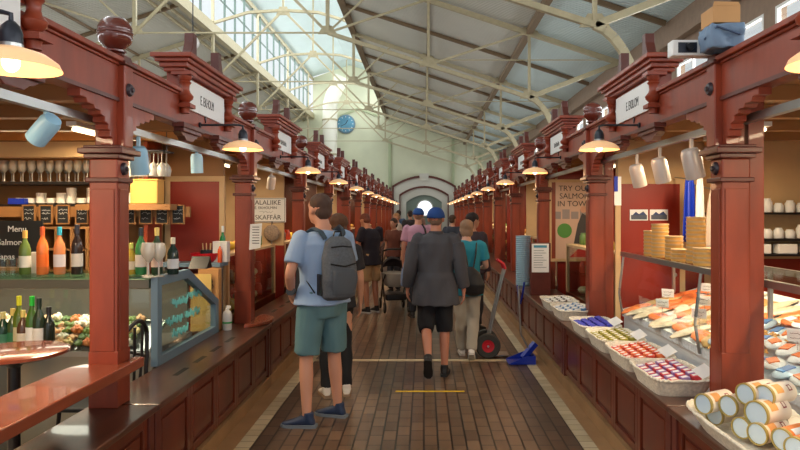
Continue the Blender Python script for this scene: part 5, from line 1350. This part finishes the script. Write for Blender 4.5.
# ================================================================= THINGS ON THE FLOOR
t = thing('hand_truck', 'grey hand truck with red-hubbed wheels on the right of the aisle', 'hand truck', (.72, 7.2, 0))
for y, nm in ((.0, 0), (.26, 1)):
    wl = B().lathe((0, 0, 0), [(.07, -.028), (.125, -.03), (.14, -.018), (.14, .018), (.125, .03), (.07, .028)], 32, 'y', False).build('wheel', 'tire', t, loc=(0, y, .141), smooth=True)
    B().lathe((0, 0, 0), [(0, -.022), (.03, -.024), (.035, -.014), (.075, -.018), (.08, -.024), (.08, .02), (0, .02)], 28, 'y').build('hub', 'red', wl, smooth=True)
B().tube([(0, -.04, .141), (0, .3, .141)], .012, 10).build('axle', 'steel', t, smooth=True)
for y in (.05, .21): B().tube([(.0, y, .16), (.10, y, .6), (.17, y, .9), (.2, y, 1.0)], .014, 10).build('rail', 'steel', t, smooth=True)
for z in (.3, .6, .85): B().tube([(.03+(z-.3)*.24, .05, z), (.03+(z-.3)*.24, .21, z)], .010, 8).build('cross_bar', 'steel', t, smooth=True)
B().tube([(.2, .05, 1.0), (.18, .05, 1.06), (.12, .05, 1.10)], .018, 10).build('grip', 'red', t, smooth=True); B().tube([(.2, .21, 1.0), (.18, .21, 1.06), (.12, .21, 1.10)], .018, 10).build('grip', 'red', t, smooth=True)
B().box(.02, .24, .03, .23, .02, .03).build('toe_plate', 'steel', t)
t = thing('dustpan', 'blue long-handled dustpan standing on the aisle floor', 'dustpan', (1.06, 7.0, .006))
B().prism([(-.15, 0), (.14, 0), (.14, .012), (-.15, .008)], 'y', -.13, .13).build('pan_floor', 'blue', t)
f = B().prism([(-.15, .008), (.14, .01), (.14, .09), (.05, .09)], 'y', -.135, -.125).prism([(-.15, .008), (.14, .01), (.14, .09), (.05, .09)], 'y', .125, .135).box(.13, .14, -.125, .125, .012, .09); f.build('pan_wall', 'blue', t)
B().tube([(.12, 0, .08), (.0, 0, .3), (-.03, 0, .83)], .011, 10).build('handle', 'steel', t, smooth=True)
B().bar((.02, -.02, .05), (.16, .02, .2), .07, .05).build('brush', 'blue', t)
t = thing('floor_tape', 'yellow strip of tape across the brown pavers', 'tape', (0, 0, 0))
B().box(-.26, .37, 5.84, 5.875, .0022, .0035).build('strip', 'yellow', t)
# blue cord on the menu stand
t = thing('blue_strap', 'blue strap hanging from the counter edge in front of the plate stack', 'strap', (1.285, 8.3, 0))
B().tube([(0, .3, .62), (-.03, .3, .66), (-.035, .15, .5), (-.03, .02, .46), (-.02, -.1, .6), (.0, -.1, .75)], .012, 8).build('strap', 'blue', t, smooth=True)
# pushchair
t = thing('pushchair', 'dark pushchair with grey basket beside the man in navy', 'pushchair', (-.5, 10.75, 0), .2)
for x in (-.2, .2):
    for y in (-.28, .28):
        w_ = B().lathe((0, 0, 0), [(.05, -.016), (.085, -.018), (.095, -.008), (.095, .008), (.085, .018), (.05, .016)], 22, 'x', False).build('wheel', 'black', t, loc=(x, y, .096), smooth=True)
        B().lathe((0, 0, 0), [(0, -.012), (.052, -.012), (.052, .012), (0, .012)], 18, 'x').build('hub', 'steel', w_)
    B().tube([(x*.95, -.28, .1), (x*.95, .0, .45), (x*.9, .2, .75), (x*.9, .05, 1.0)], .013, 8).build('frame_tube', 'black', t, smooth=True)
    B().tube([(x*.95, .28, .1), (x*.95, .05, .45), (x*.9, -.2, .62)], .013, 8).build('frame_tube', 'black', t, smooth=True)
B().tube([(-.18, .05, 1.0), (-.1, .0, 1.03), (.1, .0, 1.03), (.18, .05, 1.0)], .015, 8).build('handlebar', 'black', t, smooth=True)
bk = B().loft([((0, 0, .42), (.15, 0, 0), (0, .24, 0)), ((0, 0, .5), (.19, 0, 0), (0, .3, 0)), ((0, 0, .64), (.2, 0, 0), (0, .32, 0))], 22); bk.build('carrycot', cmat((168, 166, 160), .8), t, smooth=True)
b = B(); n = 14
rows = []
for q in range(6):
    a = q/5*PI*.55; rows.append([b.bm.verts.new((.2*math.cos(PI*i/n), .12+.2*math.sin(PI*i/n)*math.cos(a)*.0+.2*math.cos(a), .64+.26*math.sin(PI*i/n)*math.sin(a+.35))) for i in range(n+1)])
for r0, r1 in zip(rows, rows[1:]):
    for i in range(n): b.bm.faces.new((r0[i], r0[i+1], r1[i+1], r1[i]))
o = b.build('hood', cmat((60, 50, 54), .8), t, smooth=True); md = o.modifiers.new('s', 'SOLIDIFY'); md.thickness = .006
B().box(-.17, .17, -.24, .24, .2, .3).build('lower_basket', 'black', t, bevel=.02)
# white globe lamp on a hook behind the first left gable
t = thing('globe_lamp', 'small white globe lamp hanging behind the first left gable', 'lamp', (-2.6, 7.2, 3.55))
B().ball((0, 0, 0), (.07, .07, .08), 16, 12).build('globe', 'white', t, smooth=True); B().lathe((0, 0, .07), [(.03, 0), (.03, .05), (0, .055)], 14).build('cap', 'cream', t); B().bar((0, 0, .12), (0, 0, 2.9), .01, up=(1, 0, 0)).build('cord', 'iron', t)

if TS: bpy.data.scenes.remove(TS)
